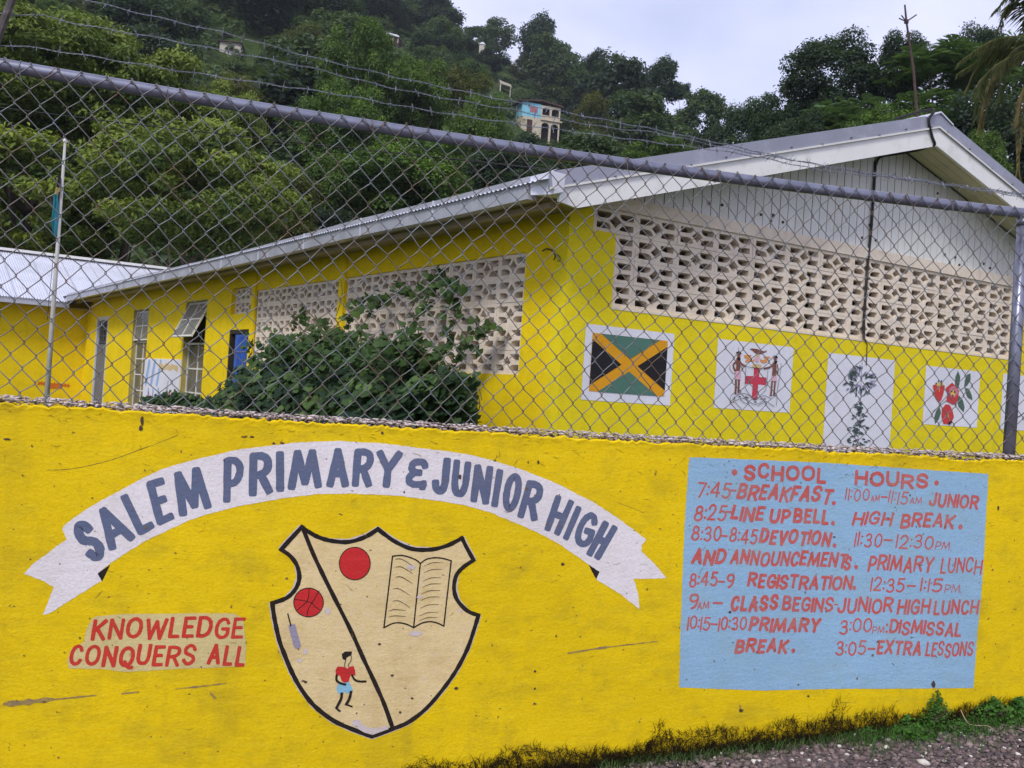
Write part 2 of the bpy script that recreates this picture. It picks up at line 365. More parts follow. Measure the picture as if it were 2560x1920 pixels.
# ================================================================== SCHOOL BUILDING
bld = thing('school_building', C0, 'long yellow school building with pierced breeze block panels and a white gable', 'building')
WT = .2
PX = lambda pl, pts, off=0.: [pl.at(x, y, off) for x, y in pts]
rect = lambda a0, a1, z0, z1: [(a0, z0), (a1, z0), (a1, z1), (a0, z1)]
AR = 9.70          # building width
APX = 4.85
slope = .297
# front wall with its openings
P_ = .549; A0 = .305
g1 = (.85-P_/2, .85+12*P_, 2.385, 3.115); g2 = (A0-.02, .85+12*P_, 3.115, 3.355)
op = [(g1[0], g1[2]), (g1[1], g1[2]), (g1[1], 3.355), (g2[0], 3.355), (g2[0], 3.115), (g1[0], 3.115)]
MB().prism([rect(0, AR, -.2, 3.36), op[:3]+[(g2[0], 3.3549), (g2[0], 3.115), (g1[0], 3.115)]], FRONT, -WT, 0).build('front_wall', M['gable_yellow'], bld)
MB().pbox(FRONT, g2[0], AR, 3.352, 3.48, -.12, .004).build('tie_beam', M['block'], bld)
MB().pbox(FRONT, g1[0], g1[1], 2.36, 2.384, -.1, .006).build('grille_sill', M['block'], bld)
# side wall
def sp(b_, z_): return b_, z_
s1 = (5.48, 9.0, 1.65, 2.913); s2 = (.73, 5.26, 1.65, 2.913)
sg_ = (9.3, 10.38, 2.54, 3.01); bd = (9.3, 10.38, .25, 2.26); w2 = (11.87, 13.38, .5, 2.89); w1 = (16.45, 17.95, .5, 2.86); gd = (20.8, 22.3, .1, 2.80)
def r4(t): return rect(*t)
MB().prism([rect(WT+.001, BW+8, -.2, 3.3)]+[r4(t) for t in (s1, s2, sg_, bd, w2, w1, gd)], SIDE, -WT, 0).build('side_wall', M['building_yellow'], bld)
MB().pbox(SIDE, 5.27, 5.47, 0, 3.245, 0, .03).build('pilaster', M['building_yellow'], bld)
MB().pbox(SIDE, 9.02, 9.16, 0, 3.245, 0, .03).build('pilaster', M['building_yellow'], bld)
# wing wall
wd_ = (2.25, 3.1, .2, 2.75)
MB().prism([rect(0, 12, -.2, 3.2), r4(wd_)], WING, -WT, 0).build('wing_wall', M['building_yellow'], bld)
# rest of the shell: right wall, rear walls, floor, inner room faces
RP = Plane(C0+U*AR, V, U)
MB().pbox(RP, 0, BW+8, -.2, 3.3, -WT, 0).build('right_wall', M['building_yellow'], bld)
MB().pbox(FRONT, .2, AR-.2, -.1, .12, -BW-7.8, -.2).build('floor_slab', M['concrete'], bld)
MB().pbox(FRONT, .2, AR-.2, .12, 3.3, -9.2, -9.08).build('inner_wall', M['room'], bld)
MB().pbox(FRONT, 3.4, 3.5, .12, 3.3, -9.0, -.22).build('inner_wall', M['room'], bld)
MB().pbox(FRONT, 1.6, 1.7, .12, 3.3, -BW-7, -9.3).build('inner_wall', M['room'], bld)
MB().pbox(FRONT, .2, AR-.2, 3.31, 3.34, -BW-7.8, -.2).build('ceiling', M['room'], bld)
MB().pbox(FRONT, 0, AR, -.2, 3.3, -BW-8, -BW-7.8).build('rear_wall', M['building_yellow'], bld)
# breeze blocks ------------------------------------------------------
def block_loops(W, H, half=False):
    q = []
    def arc(cx, cy, r, a0, a1, n=7): return [(cx+r*math.cos(a0+(a1-a0)*i/n), cy+r*math.sin(a0+(a1-a0)*i/n)) for i in range(n+1)]
    def hole(fx, fy):
        b0 = .075; by = .115; r = .455
        a0 = math.asin(by/r); a1 = math.acos(b0/r)
        l = [(b0, by)]+[(x, y) for x, y in arc(0, 0, r, a0, a1)]
        # widen: keep the hole nearly rectangular with a rounded inner corner
        by = .15; l = [(b0, by), (.375, by), (.40, by+.03), (.395, .25), (.37, .33), (.33, .385), (.26, .41), (b0, .41)]
        return [((1-x if fx else x), (1-y if fy else y)) for x, y in l]
    star = []
    R = .53
    def sarc(cx, cy, a0, a1): return [(cx+R*math.cos(a0+(a1-a0)*i/5), cy+R*math.sin(a0+(a1-a0)*i/5)) for i in range(6)]
    ya = math.asin(.205/R); xa = pi/2-math.asin(.205/R)
    s1_ = sarc(0, 0, ya, xa)                 # lower left corner arc, from the lower tip to the left tip
    for k in range(24):
        a = 2*pi*k/24; c, s_ = math.cos(a), math.sin(a); star.append((.5+.14*math.copysign(abs(c)**2.2, c), .5+.27*math.copysign(abs(s_)**2.2, s_)))
    if half:
        loops = [[(.5, 0), (1, 0), (1, 1), (.5, 1)], hole(1, 0), hole(1, 1)]
    else:
        loops = [[(0, 0), (1, 0), (1, 1), (0, 1)], hole(0, 0), hole(1, 0), hole(0, 1), hole(1, 1), star]
    return [[(x*W, y*H) for x, y in l] for l in loops]
def block_mesh(pl, W, H, half=False):
    b = MB(); sgn = 1 if (np.cross(pl.d, [0, 0, 1])@pl.n) > 0 else -1
    lp = block_loops(W-.002, H-.002, half)
    loc = Plane((0, 0, 0), pl.d, pl.n); b.prism(lp, loc, -.105, 0)
    me = bpy.data.meshes.new('breeze_block'); me.from_pydata(b.v, [], b.f); me.materials.append(M['block']); return me
def lay_blocks(pl, a0, na, z0, nz_, W, H, half_first=False, half_last=False, off=-.02):
    full = block_mesh(pl, W, H); hf = block_mesh(pl, W, H, True) if (half_first or half_last) else None
    for j in range(nz_):
        z = z0+j*H
        items = [(full, a0+i*W) for i in range(na)]
        if half_first: items.append((hf, a0-W))
        if half_last: items.append((hf, a0+na*W-W/2))
        for me, a in items:
            o = bpy.data.objects.new('breeze_block', me); COL.objects.link(o); o.parent = bld
            o.location = Vector(pl.P(a+.001+random.uniform(-.001, .001), z+.001, off+random.uniform(-.004, .004)))-wloc(bld)
lay_blocks(FRONT, .85, 12, 2.386, 3, P_, .2425, half_first=True)
lay_blocks(FRONT, .85-P_, 13, 3.1155, 1, P_, .2385)
lay_blocks(SIDE, .731, 8, 1.6505, 5, .533, .2522, half_last=True)
lay_blocks(SIDE, 5.481, 6, 1.6505, 5, .541, .2522, half_last=True)
lay_blocks(SIDE, 9.301, 2, 2.541, 2, .539, .2345, off=-.08)
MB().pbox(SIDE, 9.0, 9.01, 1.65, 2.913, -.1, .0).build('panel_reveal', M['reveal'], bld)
# windows and doors on the side wall ---------------------------------
MB().pbox(SIDE, bd[0], bd[1], bd[2], bd[3], -.19, -.16).build('door_backing', M['dark'], bld)
dr = MB().pbox(SIDE, 9.33, 10.1, .25, 2.18, -.06, -.03).build('blue_door', M['blue_door'], bld)
rb = MB()
for k in range(7): rb.pbox(SIDE, 9.36+k*.09, 9.385+k*.09, .3, 2.14, -.03, -.018)
rb.build('door_rib', M['blue_door'], dr)
hb = MB()
for k in range(4): hb.pbox(SIDE, 9.35, 10.08, .6+k*.42, .615+k*.42, -.018, -.012)
hb.build('door_bar', simple('door_bar_metal', (.25, .22, .2), .5, .3), dr)
MB().prism([rect(bd[0]+.001, bd[1]-.001, bd[2], bd[3]-.001), rect(9.33, 10.33, bd[2]+.03, 2.19)], SIDE, -.12, -.01).build('door_frame', M['dark'], bld)
gdo = MB().pbox(SIDE, 20.9, 22.2, .1, 2.05, -.06, -.03).build('grey_door', M['grey_door'], bld)
MB().pbox(SIDE, 20.9, 22.2, 2.06, 2.7, -.19, -.17).build('transom_backing', M['dark'], gdo)
gr = MB()
for k in range(5): gr.pbox(SIDE, 20.95+k*.27, 20.98+k*.27, 2.06, 2.7, -.05, -.035)
for k in range(4): gr.pbox(SIDE, 20.9, 22.2, 2.1+k*.17, 2.125+k*.17, -.065, -.052)
gr.build('transom_grille', M['grey_door'], gdo)
MB().prism([rect(20.801, 22.299, .1, 2.799), rect(20.9, 22.2, .12, 2.7)], SIDE, -.09, .004).build('door_frame', M['zinc'], bld)
def window(t, zmid, rows, opened=None):
    a0, a1, z0, z1 = t
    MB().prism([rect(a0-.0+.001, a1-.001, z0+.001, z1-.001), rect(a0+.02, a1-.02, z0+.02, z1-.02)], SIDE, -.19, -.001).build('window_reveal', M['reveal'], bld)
    f = MB(); o0, o1 = -.13, -.10
    f.prism([rect(a0+.021, a1-.021, z0+.021, zmid+.03), rect(a0+.06, a1-.06, z0+.06, zmid-.01)], SIDE, o0, o1)
    for k in range(1, rows): z = z0+.06+(zmid-z0-.07)*k/rows; f.pbox(SIDE, a0+.06, a1-.06, z-.015, z+.015, o0, o1-.002)
    am = (a0+a1)/2; f.pbox(SIDE, am-.018, am+.018, z0+.06, zmid-.01, o0+.002, o1-.001)
    fo = f.build('window_frame', M['frame_white'], bld)
    for k in range(rows):
        za = z0+.075+(zmid-z0-.07)*k/rows; zb = z0+.045+(zmid-z0-.07)*(k+1)/rows
        for (p, q) in ((a0+.06, am-.018), (am+.018, a1-.06)): MB().pbox(SIDE, p, q, za, min(zb, zmid-.01), o0+.008, o0+.014).build('pane', M['glass'], fo)
    MB().pbox(SIDE, a0+.02, a1-.02, zmid+.031, z1-.02, -.189, -.18).build('dark_opening_panel', M['dark'], bld)  # dark panel across the gap, painted as the unlit room behind the sash
    # the tilted top sash
    if opened is None: return
    tilt, out = opened
    za, zb = zmid+.04, z1-.04
    H = zb-za; top = np.array(SIDE.P(a0+.03, zb, -.10)); wv = SIDE.d*(a1-a0-.06)
    dn = SIDE.n*math.sin(tilt)*H+np.array([0, 0, -math.cos(tilt)*H]); nn = SIDE.n*math.cos(tilt)+np.array([0, 0, math.sin(tilt)])
    W = np.linalg.norm(wv); e = wv/W; g = dn/H; s = MB()
    def bar(u0, u1, v0, v1): s.obox(top+e*u0+g*v0, e*(u1-u0), g*(v1-v0), nn*.03)
    bar(0, W, 0, .035); bar(0, W, H-.035, H); bar(0, .035, .035, H-.035); bar(W-.035, W, .035, H-.035); bar(W/2-.012, W/2+.012, .035, H-.035); 
    s.obox(top+e*.035+g*(H*.5-.012)+nn*.003, e*(W/2-.047), g*.024, nn*.024); s.obox(top+e*(W/2+.012)+g*(H*.5-.012)+nn*.003, e*(W/2-.047), g*.024, nn*.024)
    so_ = s.build('tilted_sash', M['frame_white'], bld)
    for (u0, u1) in ((.035, W/2-.012), (W/2+.012, W-.035)):
        for (v0, v1) in ((.035, H/2-.012), (H/2+.012, H-.035)):
            MB().obox(top+e*u0+g*v0+nn*.01, e*(u1-u0), g*(v1-v0), nn*.005).build('pane', M['sash_glass'], so_)
M['sash_glass'] = simple('dusty_glass', (.22, .22, .20), .25, var=.1)
window(w1, 2.08, 4, (math.radians(4), .1))
window(w2, 2.02, 3, (math.radians(25), .3))
MB().pbox(WING, wd_[0], wd_[1], wd_[2], wd_[3], -.12, -.06).build('wing_door', M['grey_door'], bld)
# white mural panel between the windows
from math import pi
# ---------------- roof -------------------------------------------------
OF = .52; OS = .7
def zr(a): return 5.08-slope*abs(a-APX)           # top of the verge flashing
ro = MB()
for sgn in (-1, 1):
    aE = -OS if sgn < 0 else 2*APX+OS
    ncol = 420; bs = np.linspace(-OF+.01, BW+8.5, ncol*4); vs = []
    for k, bb in enumerate(bs):
        dz = .009*math.sin(k*pi/2+.3)
        for a in (aE-sgn*-.0+sgn*.03, APX+sgn*.02):
            vs.append(FRONT.P(a, zr(a)-.045+dz-(.02 if abs(a-APX) > 3 else 0), -bb))
    m_ = len(bs); ro.add(vs, [(2*i, 2*i+1, 2*i+3, 2*i+2) if sgn < 0 else (2*i, 2*i+2, 2*i+3, 2*i+1) for i in range(m_-1)])
ro.build('main_roof', M['zinc'], bld)
MB().prism([[(APX-.25, zr(APX-.25)+.0), (APX, zr(APX)+.03), (APX+.25, zr(APX+.25)), (APX+.25, zr(APX+.25)-.015), (APX, zr(APX)+.012), (APX-.25, zr(APX-.25)-.015)]], FRONT, -BW-8, OF+.03).build('ridge_cap', M['zinc'], bld)
# barge boards and flashing
for sgn in (-1, 1):
    aE = APX+sgn*(APX+.56); top = lambda a: zr(a)-.15
    aC = APX+sgn*(APX+.30); aT = APX+sgn*(APX+.56)
    zc = top(aC)-.225
    l = [(APX, top(APX)), (APX, top(APX)-.225), (aC, zc), (aT-sgn*.06, zc+.03), (aT-sgn*.06, top(aT-sgn*.06))]
    if sgn > 0: l = l[::-1]
    MB().prism([l], FRONT, OF-.035, OF).build('barge_board', M['white_board'], bld, label='white barge board on the %s slope' % ('left' if sgn < 0 else 'right'))
    aF = APX+sgn*(APX+.62)
    fl = [(APX, zr(APX)), (APX, top(APX)), (aF, top(aF)), (aF, zr(aF))]
    if sgn > 0: fl = fl[::-1]
    fo = MB().prism([fl], FRONT, OF-.02, OF+.012).build('verge_flashing', M['flashing'], bld)
    st = [(APX, top(APX)+.004), (APX, top(APX)-.016), (aF, top(aF)-.016), (aF, top(aF)+.004)]
    if sgn > 0: st = st[::-1]
    MB().prism([st], FRONT, OF+.013, OF+.026).build('drip_edge', M['frame_white'], fo)
    for k in range(12):
        a = APX+sgn*(.15+k*.46); MB().tube([FRONT.P(a, top(a)+.01+.02*(k % 2), OF+.012), FRONT.P(a, top(a)+.01+.02*(k % 2), OF+.034)], .009, 6).build('screw', M['galv'], fo)
    # soffit boards under the overhanging verge, running up the slope
    for k in range(4):
        o0 = .004+k*.121; zs = lambda a: zr(a)-.30
        l2 = [(APX, zs(APX)), (APX, zs(APX)+.02), (aC, zs(aC)+.02), (aC, zs(aC))]
        if sgn < 0: l2 = l2[::-1]
        MB().prism([l2], FRONT, o0, o0+.116).build('soffit_board', M['soffit_cream'], bld)
    l3 = [(APX, zr(APX)-.275), (APX, zr(APX)-.26), (aC, zr(aC)-.26), (aC, zr(aC)-.275)]
    MB().prism([l3 if sgn > 0 else l3[::-1]], FRONT, .0, OF-.04).build('soffit_backing', M['dark'], bld)
# siding boards of the gable
pitch = .13; k = 0; a = A0-.02+.0
MB().prism([[(g2[0], 3.485), (AR, 3.485), (AR, zr(AR)-.31), (APX, zr(APX)-.31), (g2[0], zr(g2[0])-.27 if zr(g2[0])-.27 > 3.49 else 3.4851)]], FRONT, -.10, -.045).build('gable_backing', M['dark'], bld)
while a < AR-.02:
    a1 = a+pitch-.013; zt0, zt1 = zr(a)-.302, zr(a1)-.302
    if min(zt0, zt1) > 3.50:
        loop = [(a, 3.481), (a1, 3.481), (a1, zt1)]+([(APX, zr(APX)-.302)] if a < APX < a1 else [])+[(a, zt0)]
        MB().prism([loop], FRONT, -.04, -.022+random.uniform(-.0015, .0015)).build('siding_board', M['siding'], bld)
    a += pitch
for x, y in [(1775, 508), (1808, 512), (1905, 536), (1936, 540), (1930, 552), (1960, 555), (2158, 594), (2192, 600), (1936, 537), (2347, 483), (2365, 636), (2391, 643), (2377, 656), (2401, 662), (2462, 659), (2478, 670)]:
    q = FRONT.at(x, y); MB().tube([FRONT.P(q[0], q[1], -.025), FRONT.P(q[0], q[1], -.008)], .016, 6).build('bolt', M['rust'], bld)
# gutter in lengths, following the measured sag
gt = [SIDE.at(x, y, OS) for x, y in [(1322, 441), (1280, 451), (1143, 489), (1018, 518.5), (874, 552.7), (689, 605), (555.6, 639.5), (399, 677), (231.5, 717.6), (150, 757-17)]]
gb = [q[0] for q in gt][::1]; gz = [q[1] for q in gt]
gtop = lambda bb: float(np.interp(bb, gb, gz))
bb = gb[0]; L_ = 1.83; first = True
while bb < BW-OS:
    b1 = min(bb+L_-.012, BW-OS)
    A, B = SIDE.P(bb, gtop(bb)-.205, OS-.10), SIDE.P(b1, gtop(b1)-.205, OS-.10)
    m_ = MB(); d = B-A; m_.obox(A, d, SIDE.n*.10, (0, 0, .205))
    sec = m_.build('gutter_section', M['gutter'], bld)
    MB().obox(SIDE.P(b1-.02, gtop(b1)-.209, OS), SIDE.d*.03, SIDE.n*.006, (0, 0, .213)).build('gutter_joint', M['zinc'], sec)
    bb += L_
gz0 = gtop(gb[0])
# crumpled gutter end at the corner
e = MB(); O = SIDE.P(gb[0]-.22, gz0-.17, OS-.12); 
for (p0, p1, p2, p3) in [((0, 0, 0), (.2, .10, 0), (.21, .11, .17), (-.03, .03, .20)), ((.0, .0, 0), (-.03, .03, .2), (-.12, -.05, .17), (-.08, -.06, .02)), ((-.03, .03, .2), (.21, .11, .17), (.17, .02, .20), (-.05, -.02, .23)), ((0, 0, 0), (-.08, -.06, .02), (.1, -.12, -.01), (.2, .10, 0))]:
    vs = [O+SIDE.d*q[0]+SIDE.n*q[1]+np.array([0, 0, q[2]]) for q in (p0, p1, p2, p3)]; e.add(vs, [(0, 1, 2, 3)])
e.build('bent_gutter_end', M['zinc'], bld, label='crumpled shiny end of the gutter at the corner')
# flat soffit under the side eave, with battens
zsf = 3.25
for k in range(14):
    b0 = -.3+k*1.8; b1 = min(b0+1.79, BW-.1)
    if b1 <= b0: break
    z = min(zsf, gtop((b0+b1)/2)-.15); MB().pbox(SIDE, b0, b1, z, z+.02, .002, OS-.101).build('eave_panel', M['soffit_brown'], bld)
MB().pbox(SIDE, -.3, BW, 3.18, 3.232, OS-.30, OS-.25).build('eave_batten', M['soffit_brown'], bld)
# ---------------- wing roof -------------------------------------------
wz0, wz1 = 3.20, 4.86
nS = 14; sw = .86
for k in range(nS):
    a0 = 3.2-(k+1)*sw; vs = []; n_ = 12*4+1
    for i in range(n_):
        a = a0+(sw-.012)*i/(n_-1); dz = .014*math.sin(2*pi*12*i/(n_-1))+.004*(k % 2)
        for (bb_, z_) in ((BW-.74, wz0-.02), (BW+1.6, wz0+(wz1-wz0)*.49), (BW+4, wz1-.01)):
            vs.append(C0+U*a+V*bb_+np.array([0, 0, z_+dz]))
    b = MB().add(vs, [(3*i+j, 3*i+j+3, 3*i+j+4, 3*i+j+1) for i in range(n_-1) for j in (0, 1)])
    b.build('roof_sheet', M['zinc'], bld)
RW = Plane(C0+V*(BW+4), U, -V)
MB().prism([[(-8.9, wz1-.005), (3.2, wz1-.005), (3.2, wz1+.075), (-8.9, wz1+.075)]], RW, .0, .22).build('wing_ridge_cap', M['frame_white'], bld)
b = MB().add([C0+U*-8.9+V*(BW+4.1)+np.array([0, 0, wz1]), C0+U*3.2+V*(BW+4.1)+np.array([0, 0, wz1]), C0+U*3.2+V*(BW+8.7)+np.array([0, 0, wz0]), C0+U*-8.9+V*(BW+8.7)+np.array([0, 0, wz0])], [(0, 1, 2, 3)]); b.build('rear_wing_roof', M['zinc'], bld)
MB().pbox(Plane(C0+V*(BW-OS), -U, -V), .61, 9.0, 3.025, 3.19, -.1, 0).build('wing_gutter', M['gutter'], bld)
MB().pbox(WING, 0.0, 9.0, 3.02, 3.04, .002, OS-.11).build('wing_soffit', M['soffit_brown'], bld)

# ================================================================== painting helpers
_layer = [0]
def catmull(pts, closed=False, n=6):
    P = [np.array(p, float) for p in pts]; m = len(P); out = []
    if m < 3 and not closed: return P
    rng_ = range(m) if closed else range(m-1)
    for i in rng_:
        if closed: a, b, c, d = P[(i-1) % m], P[i], P[(i+1) % m], P[(i+2) % m]
        else: a, b, c, d = P[max(i-1, 0)], P[i], P[i+1], P[min(i+2, m-1)]
        for k in range(n):
            t = k/n; out.append(.5*((2*b)+(c-a)*t+(2*a-5*b+4*c-d)*t*t+(3*b-a-3*c+d)*t**3))
    if not closed: out.append(P[-1])
    return out
def stroke(mb, pts, w_, pl, off, closed=False, jit=.07, taper=0.):
    """a brush stroke lying on plane pl: one strip with round ends"""
    pts = [np.array(p, float) for p in pts]
    q = [pts[0]]
    for p in pts[1:]:
        if np.linalg.norm(p-q[-1]) > 1e-5: q.append(p)
    pts = q
    if len(pts) < 2: return dot(mb, pts[0], w_/2, pl, off)
    _layer[0] = (_layer[0]+1) % 9; off = off+_layer[0]*.00004
    n = len(pts); Lf = []; Rt = []
    for i in range(n):
        if closed: a, b = pts[(i-1) % n], pts[(i+1) % n]; p = pts[i]
        else: a, b = pts[max(i-1, 0)], pts[min(i+1, n-1)]; p = pts[i]
        t = b-a; t = t/(np.linalg.norm(t)+1e-9); nr = np.array([-t[1], t[0]])
        if 0 < i < n-1 or closed:
            d1 = pts[i]-pts[i-1]; d1 = d1/(np.linalg.norm(d1)+1e-9); c = max(.55, abs(d1@t))
        else: c = 1
        h = w_/2*(1+random.uniform(-jit, jit))/c*(1-taper*abs(2*i/(n-1)-1))
        Lf.append(p+nr*h); Rt.append(p-nr*h)
    vs = [pl.P(p[0], p[1], off) for p in Lf+Rt]; fs = []
    m = n if closed else n-1
    sgn = 1 if (np.cross(pl.d, [0, 0, 1])@pl.n) > 0 else -1
    for i in range(m):
        j = (i+1) % n; f = (n+i, n+j, j, i); fs.append(f if sgn > 0 else f[::-1])
    mb.add(vs, fs)
    if not closed:
        for (c, a, s) in ((pts[0], pts[0]-pts[1], 0), (pts[-1], pts[-1]-pts[-2], 1)):
            a = a/(np.linalg.norm(a)+1e-9); r = w_/2*(1-taper)
            th0 = math.atan2(a[1], a[0]); ex = np.array([math.cos(th0), math.sin(th0)]); ey = np.array([-ex[1], ex[0]]); arc = [c+r*(ex*abs(math.cos(t))**.55*(.8 if w_ > .02 else 1)+ey*math.copysign(abs(math.sin(t))**.55, math.sin(t))) for t in np.linspace(-pi/2, pi/2, 6)]
            vs = [pl.P(p[0], p[1], off) for p in arc]; f = tuple(range(6)); mb.add(vs, [f if sgn > 0 else f[::-1]])
def dot(mb, c, r, pl, off, ry=None, n=14):
    ry = ry or r; _layer[0] = (_layer[0]+1) % 9
    pts = [(c[0]+r*math.cos(2*pi*i/n)*(1+random.uniform(-.04, .04)), c[1]+ry*math.sin(2*pi*i/n)*(1+random.uniform(-.04, .04))) for i in range(n)]
    mb.flat(pts, pl, off+_layer[0]*.00004)
S, Ln = 's', 'l'
G = {
 'A': (1., [(Ln, [(0, 0), (.5, 1)]), (Ln, [(.5, 1), (1, 0)]), (Ln, [(.2, .32), (.8, .32)])]),
 'B': (.95, [(Ln, [(0, 0), (0, 1)]), (S, [(0, 1), (.5, 1), (.85, .88), (.85, .65), (.5, .53), (0, .53)]), (S, [(.3, .53), (.7, .5), (1, .35), (.95, .1), (.6, 0), (0, 0)])]),
 'C': (.95, [(S, [(.97, .78), (.8, .96), (.45, 1), (.12, .82), (0, .5), (.1, .18), (.42, 0), (.78, .04), (.98, .2)])]),
 'D': (1., [(Ln, [(0, 0), (0, 1)]), (S, [(0, 1), (.5, 1), (.88, .82), (1, .5), (.88, .18), (.5, 0), (0, 0)])]),
 'E': (.8, [(Ln, [(0, 0), (0, 1)]), (Ln, [(0, 1), (1, 1)]), (Ln, [(0, .52), (.8, .52)]), (Ln, [(0, 0), (1, 0)])]),
 'F': (.8, [(Ln, [(0, 0), (0, 1)]), (Ln, [(0, 1), (1, 1)]), (Ln, [(0, .5), (.75, .5)])]),
 'G': (1., [(S, [(.95, .8), (.78, .97), (.42, 1), (.1, .8), (0, .5), (.1, .17), (.42, 0), (.8, .03), (1, .2)]), (Ln, [(1, .2), (1, .46)]), (Ln, [(.55, .46), (1, .46)])]),
 'H': (1., [(Ln, [(0, 0), (0, 1)]), (Ln, [(1, 0), (1, 1)]), (Ln, [(0, .5), (1, .5)])]),
 'I': (.12, [(Ln, [(.5, 0), (.5, 1)])]),
 'J': (.85, [(S, [(1, 1), (1, .6), (1, .25), (.8, .03), (.4, 0), (.08, .1), (0, .26)])]),
 'K': (.95, [(Ln, [(0, 0), (0, 1)]), (Ln, [(1, 1), (0, .42)]), (Ln, [(.3, .58), (1, 0)])]),
 'L': (.75, [(Ln, [(0, 0), (0, 1)]), (Ln, [(0, 0), (1, 0)])]),
 'M': (1.35, [(Ln, [(0, 0), (.12, 1)]), (Ln, [(.12, 1), (.5, .12)]), (Ln, [(.5, .12), (.88, 1)]), (Ln, [(.88, 1), (1, 0)])]),
 'N': (1., [(Ln, [(0, 0), (0, 1)]), (Ln, [(0, 1), (1, 0)]), (Ln, [(1, 0), (1, 1)])]),
 'O': (1.1, [('c', [(.5, 1), (.12, .85), (0, .5), (.12, .15), (.5, 0), (.88, .15), (1, .5), (.88, .85)])]),
 'P': (.9, [(Ln, [(0, 0), (0, 1)]), (S, [(0, 1), (.55, 1), (.95, .88), (1, .68), (.75, .48), (.4, .42), (0, .4)])]),
 'Q': (1.1, [('c', [(.5, 1), (.12, .85), (0, .5), (.12, .15), (.5, 0), (.88, .15), (1, .5), (.88, .85)]), (S, [(.4, .2), (.6, .02), (.8, -.12), (1.05, -.1)])]),
 'R': (1., [(Ln, [(0, 0), (0, 1)]), (S, [(0, 1), (.55, 1), (.93, .9), (.95, .66), (.6, .5), (0, .46)]), (Ln, [(.5, .48), (1, 0)])]),
 'S': (.95, [(S, [(.97, .8), (.75, .98), (.35, 1), (.05, .82), (.12, .6), (.5, .5), (.88, .38), (.97, .17), (.65, 0), (.28, .01), (.02, .18)])]),
 'T': (.95, [(Ln, [(0, 1), (1, 1)]), (Ln, [(.5, 1), (.5, 0)])]),
 'U': (1., [(S, [(0, 1), (0, .6), (.02, .28), (.22, .03), (.5, 0), (.78, .03), (.98, .28), (1, .6), (1, 1)])]),
 'V': (1., [(Ln, [(0, 1), (.5, 0)]), (Ln, [(.5, 0), (1, 1)])]),
 'W': (1.45, [(Ln, [(0, 1), (.22, 0)]), (Ln, [(.22, 0), (.5, .9)]), (Ln, [(.5, .9), (.76, 0)]), (Ln, [(.76, 0), (1, 1)])]),
 'X': (1., [(Ln, [(0, 1), (1, 0)]), (Ln, [(0, 0), (1, 1)])]),
 'Y': (1., [(Ln, [(0, 1), (.5, .48)]), (Ln, [(1, 1), (.5, .48)]), (Ln, [(.5, .48), (.5, 0)])]),
 '0': (.85, [('c', [(.5, 1), (.1, .82), (0, .5), (.1, .18), (.5, 0), (.9, .18), (1, .5), (.9, .82)])]),
 '1': (.1, [(Ln, [(.5, 0), (.5, 1)])]),
 '2': (.85, [(S, [(.03, .76), (.25, .98), (.65, 1), (.93, .8), (.82, .55), (.4, .25), (0, 0)]), (Ln, [(0, 0), (1, 0)])]),
 '3': (.85, [(S, [(.08, .85), (.35, 1), (.75, .96), (.88, .75), (.7, .57), (.35, .53)]), (S, [(.35, .53), (.8, .48), (1, .27), (.8, .05), (.4, 0), (.03, .12)])]),
 '4': (.95, [(Ln, [(.75, 0), (.75, 1)]), (Ln, [(.75, 1), (0, .28)]), (Ln, [(0, .28), (1, .28)])]),
 '5': (.85, [(Ln, [(.95, 1), (.2, 1)]), (Ln, [(.2, 1), (.1, .56)]), (S, [(.1, .56), (.5, .64), (.9, .5), (.97, .25), (.7, .03), (.35, 0), (.0, .1)])]),
 '7': (.85, [(Ln, [(0, 1), (1, 1)]), (Ln, [(1, 1), (.35, 0)])]),
 '8': (.85, [('c', [(.5, 1), (.14, .88), (.14, .64), (.5, .53), (.86, .64), (.86, .88)]), ('c', [(.5, .53), (.05, .4), (.03, .14), (.5, 0), (.97, .14), (.95, .4)])]),
 '9': (.85, [('c', [(.5, 1), (.08, .9), (.04, .62), (.45, .48), (.9, .62), (.92, .88)]), (S, [(.96, .75), (.9, .4), (.65, .12), (.3, 0)])]),
 ':': (.1, [('d', [(.5, .2)]), ('d', [(.5, .72)])]), '.': (.15, [('d', [(.5, .05)])]),
 '-': (.5, [(Ln, [(0, .5), (1, .5)])]),
 '&': (1., [(S, [(1, .84), (.9, .98), (.5, 1), (.2, .92), (.14, .72), (.35, .6), (.66, .58)]), (S, [(.3, .56), (.02, .42), (0, .24), (.25, .13), (.6, .12), (.95, .15)]), (Ln, [(.85, .15), (.85, 0)])]),
}
def glyph(mb, ch, quad, w_, pl, off):
    """quad: bl, br, tr, tl in plane coordinates"""
    bl, br, tr, tl = quad
    f = lambda x, y: (bl*(1-x)+br*x)*(1-y)+(tl*(1-x)+tr*x)*y
    jw = w_*random.uniform(.94, 1.07)
    for kind, pts in G[ch][1]:
        if kind == 'd': dot(mb, f(*pts[0]), jw*.62, pl, off)
        elif kind == Ln: 
            p, q = f(*pts[0]), f(*pts[1]); k = [p+(q-p)*t for t in np.linspace(0, 1, 5)]; stroke(mb, k, jw, pl, off)
        elif kind == S: stroke(mb, [f(*p) for p in catmull(pts, n=4)], jw, pl, off)
        elif kind == 'c': stroke(mb, [f(*p) for p in catmull(pts, True, 4)], jw, pl, off, closed=True)
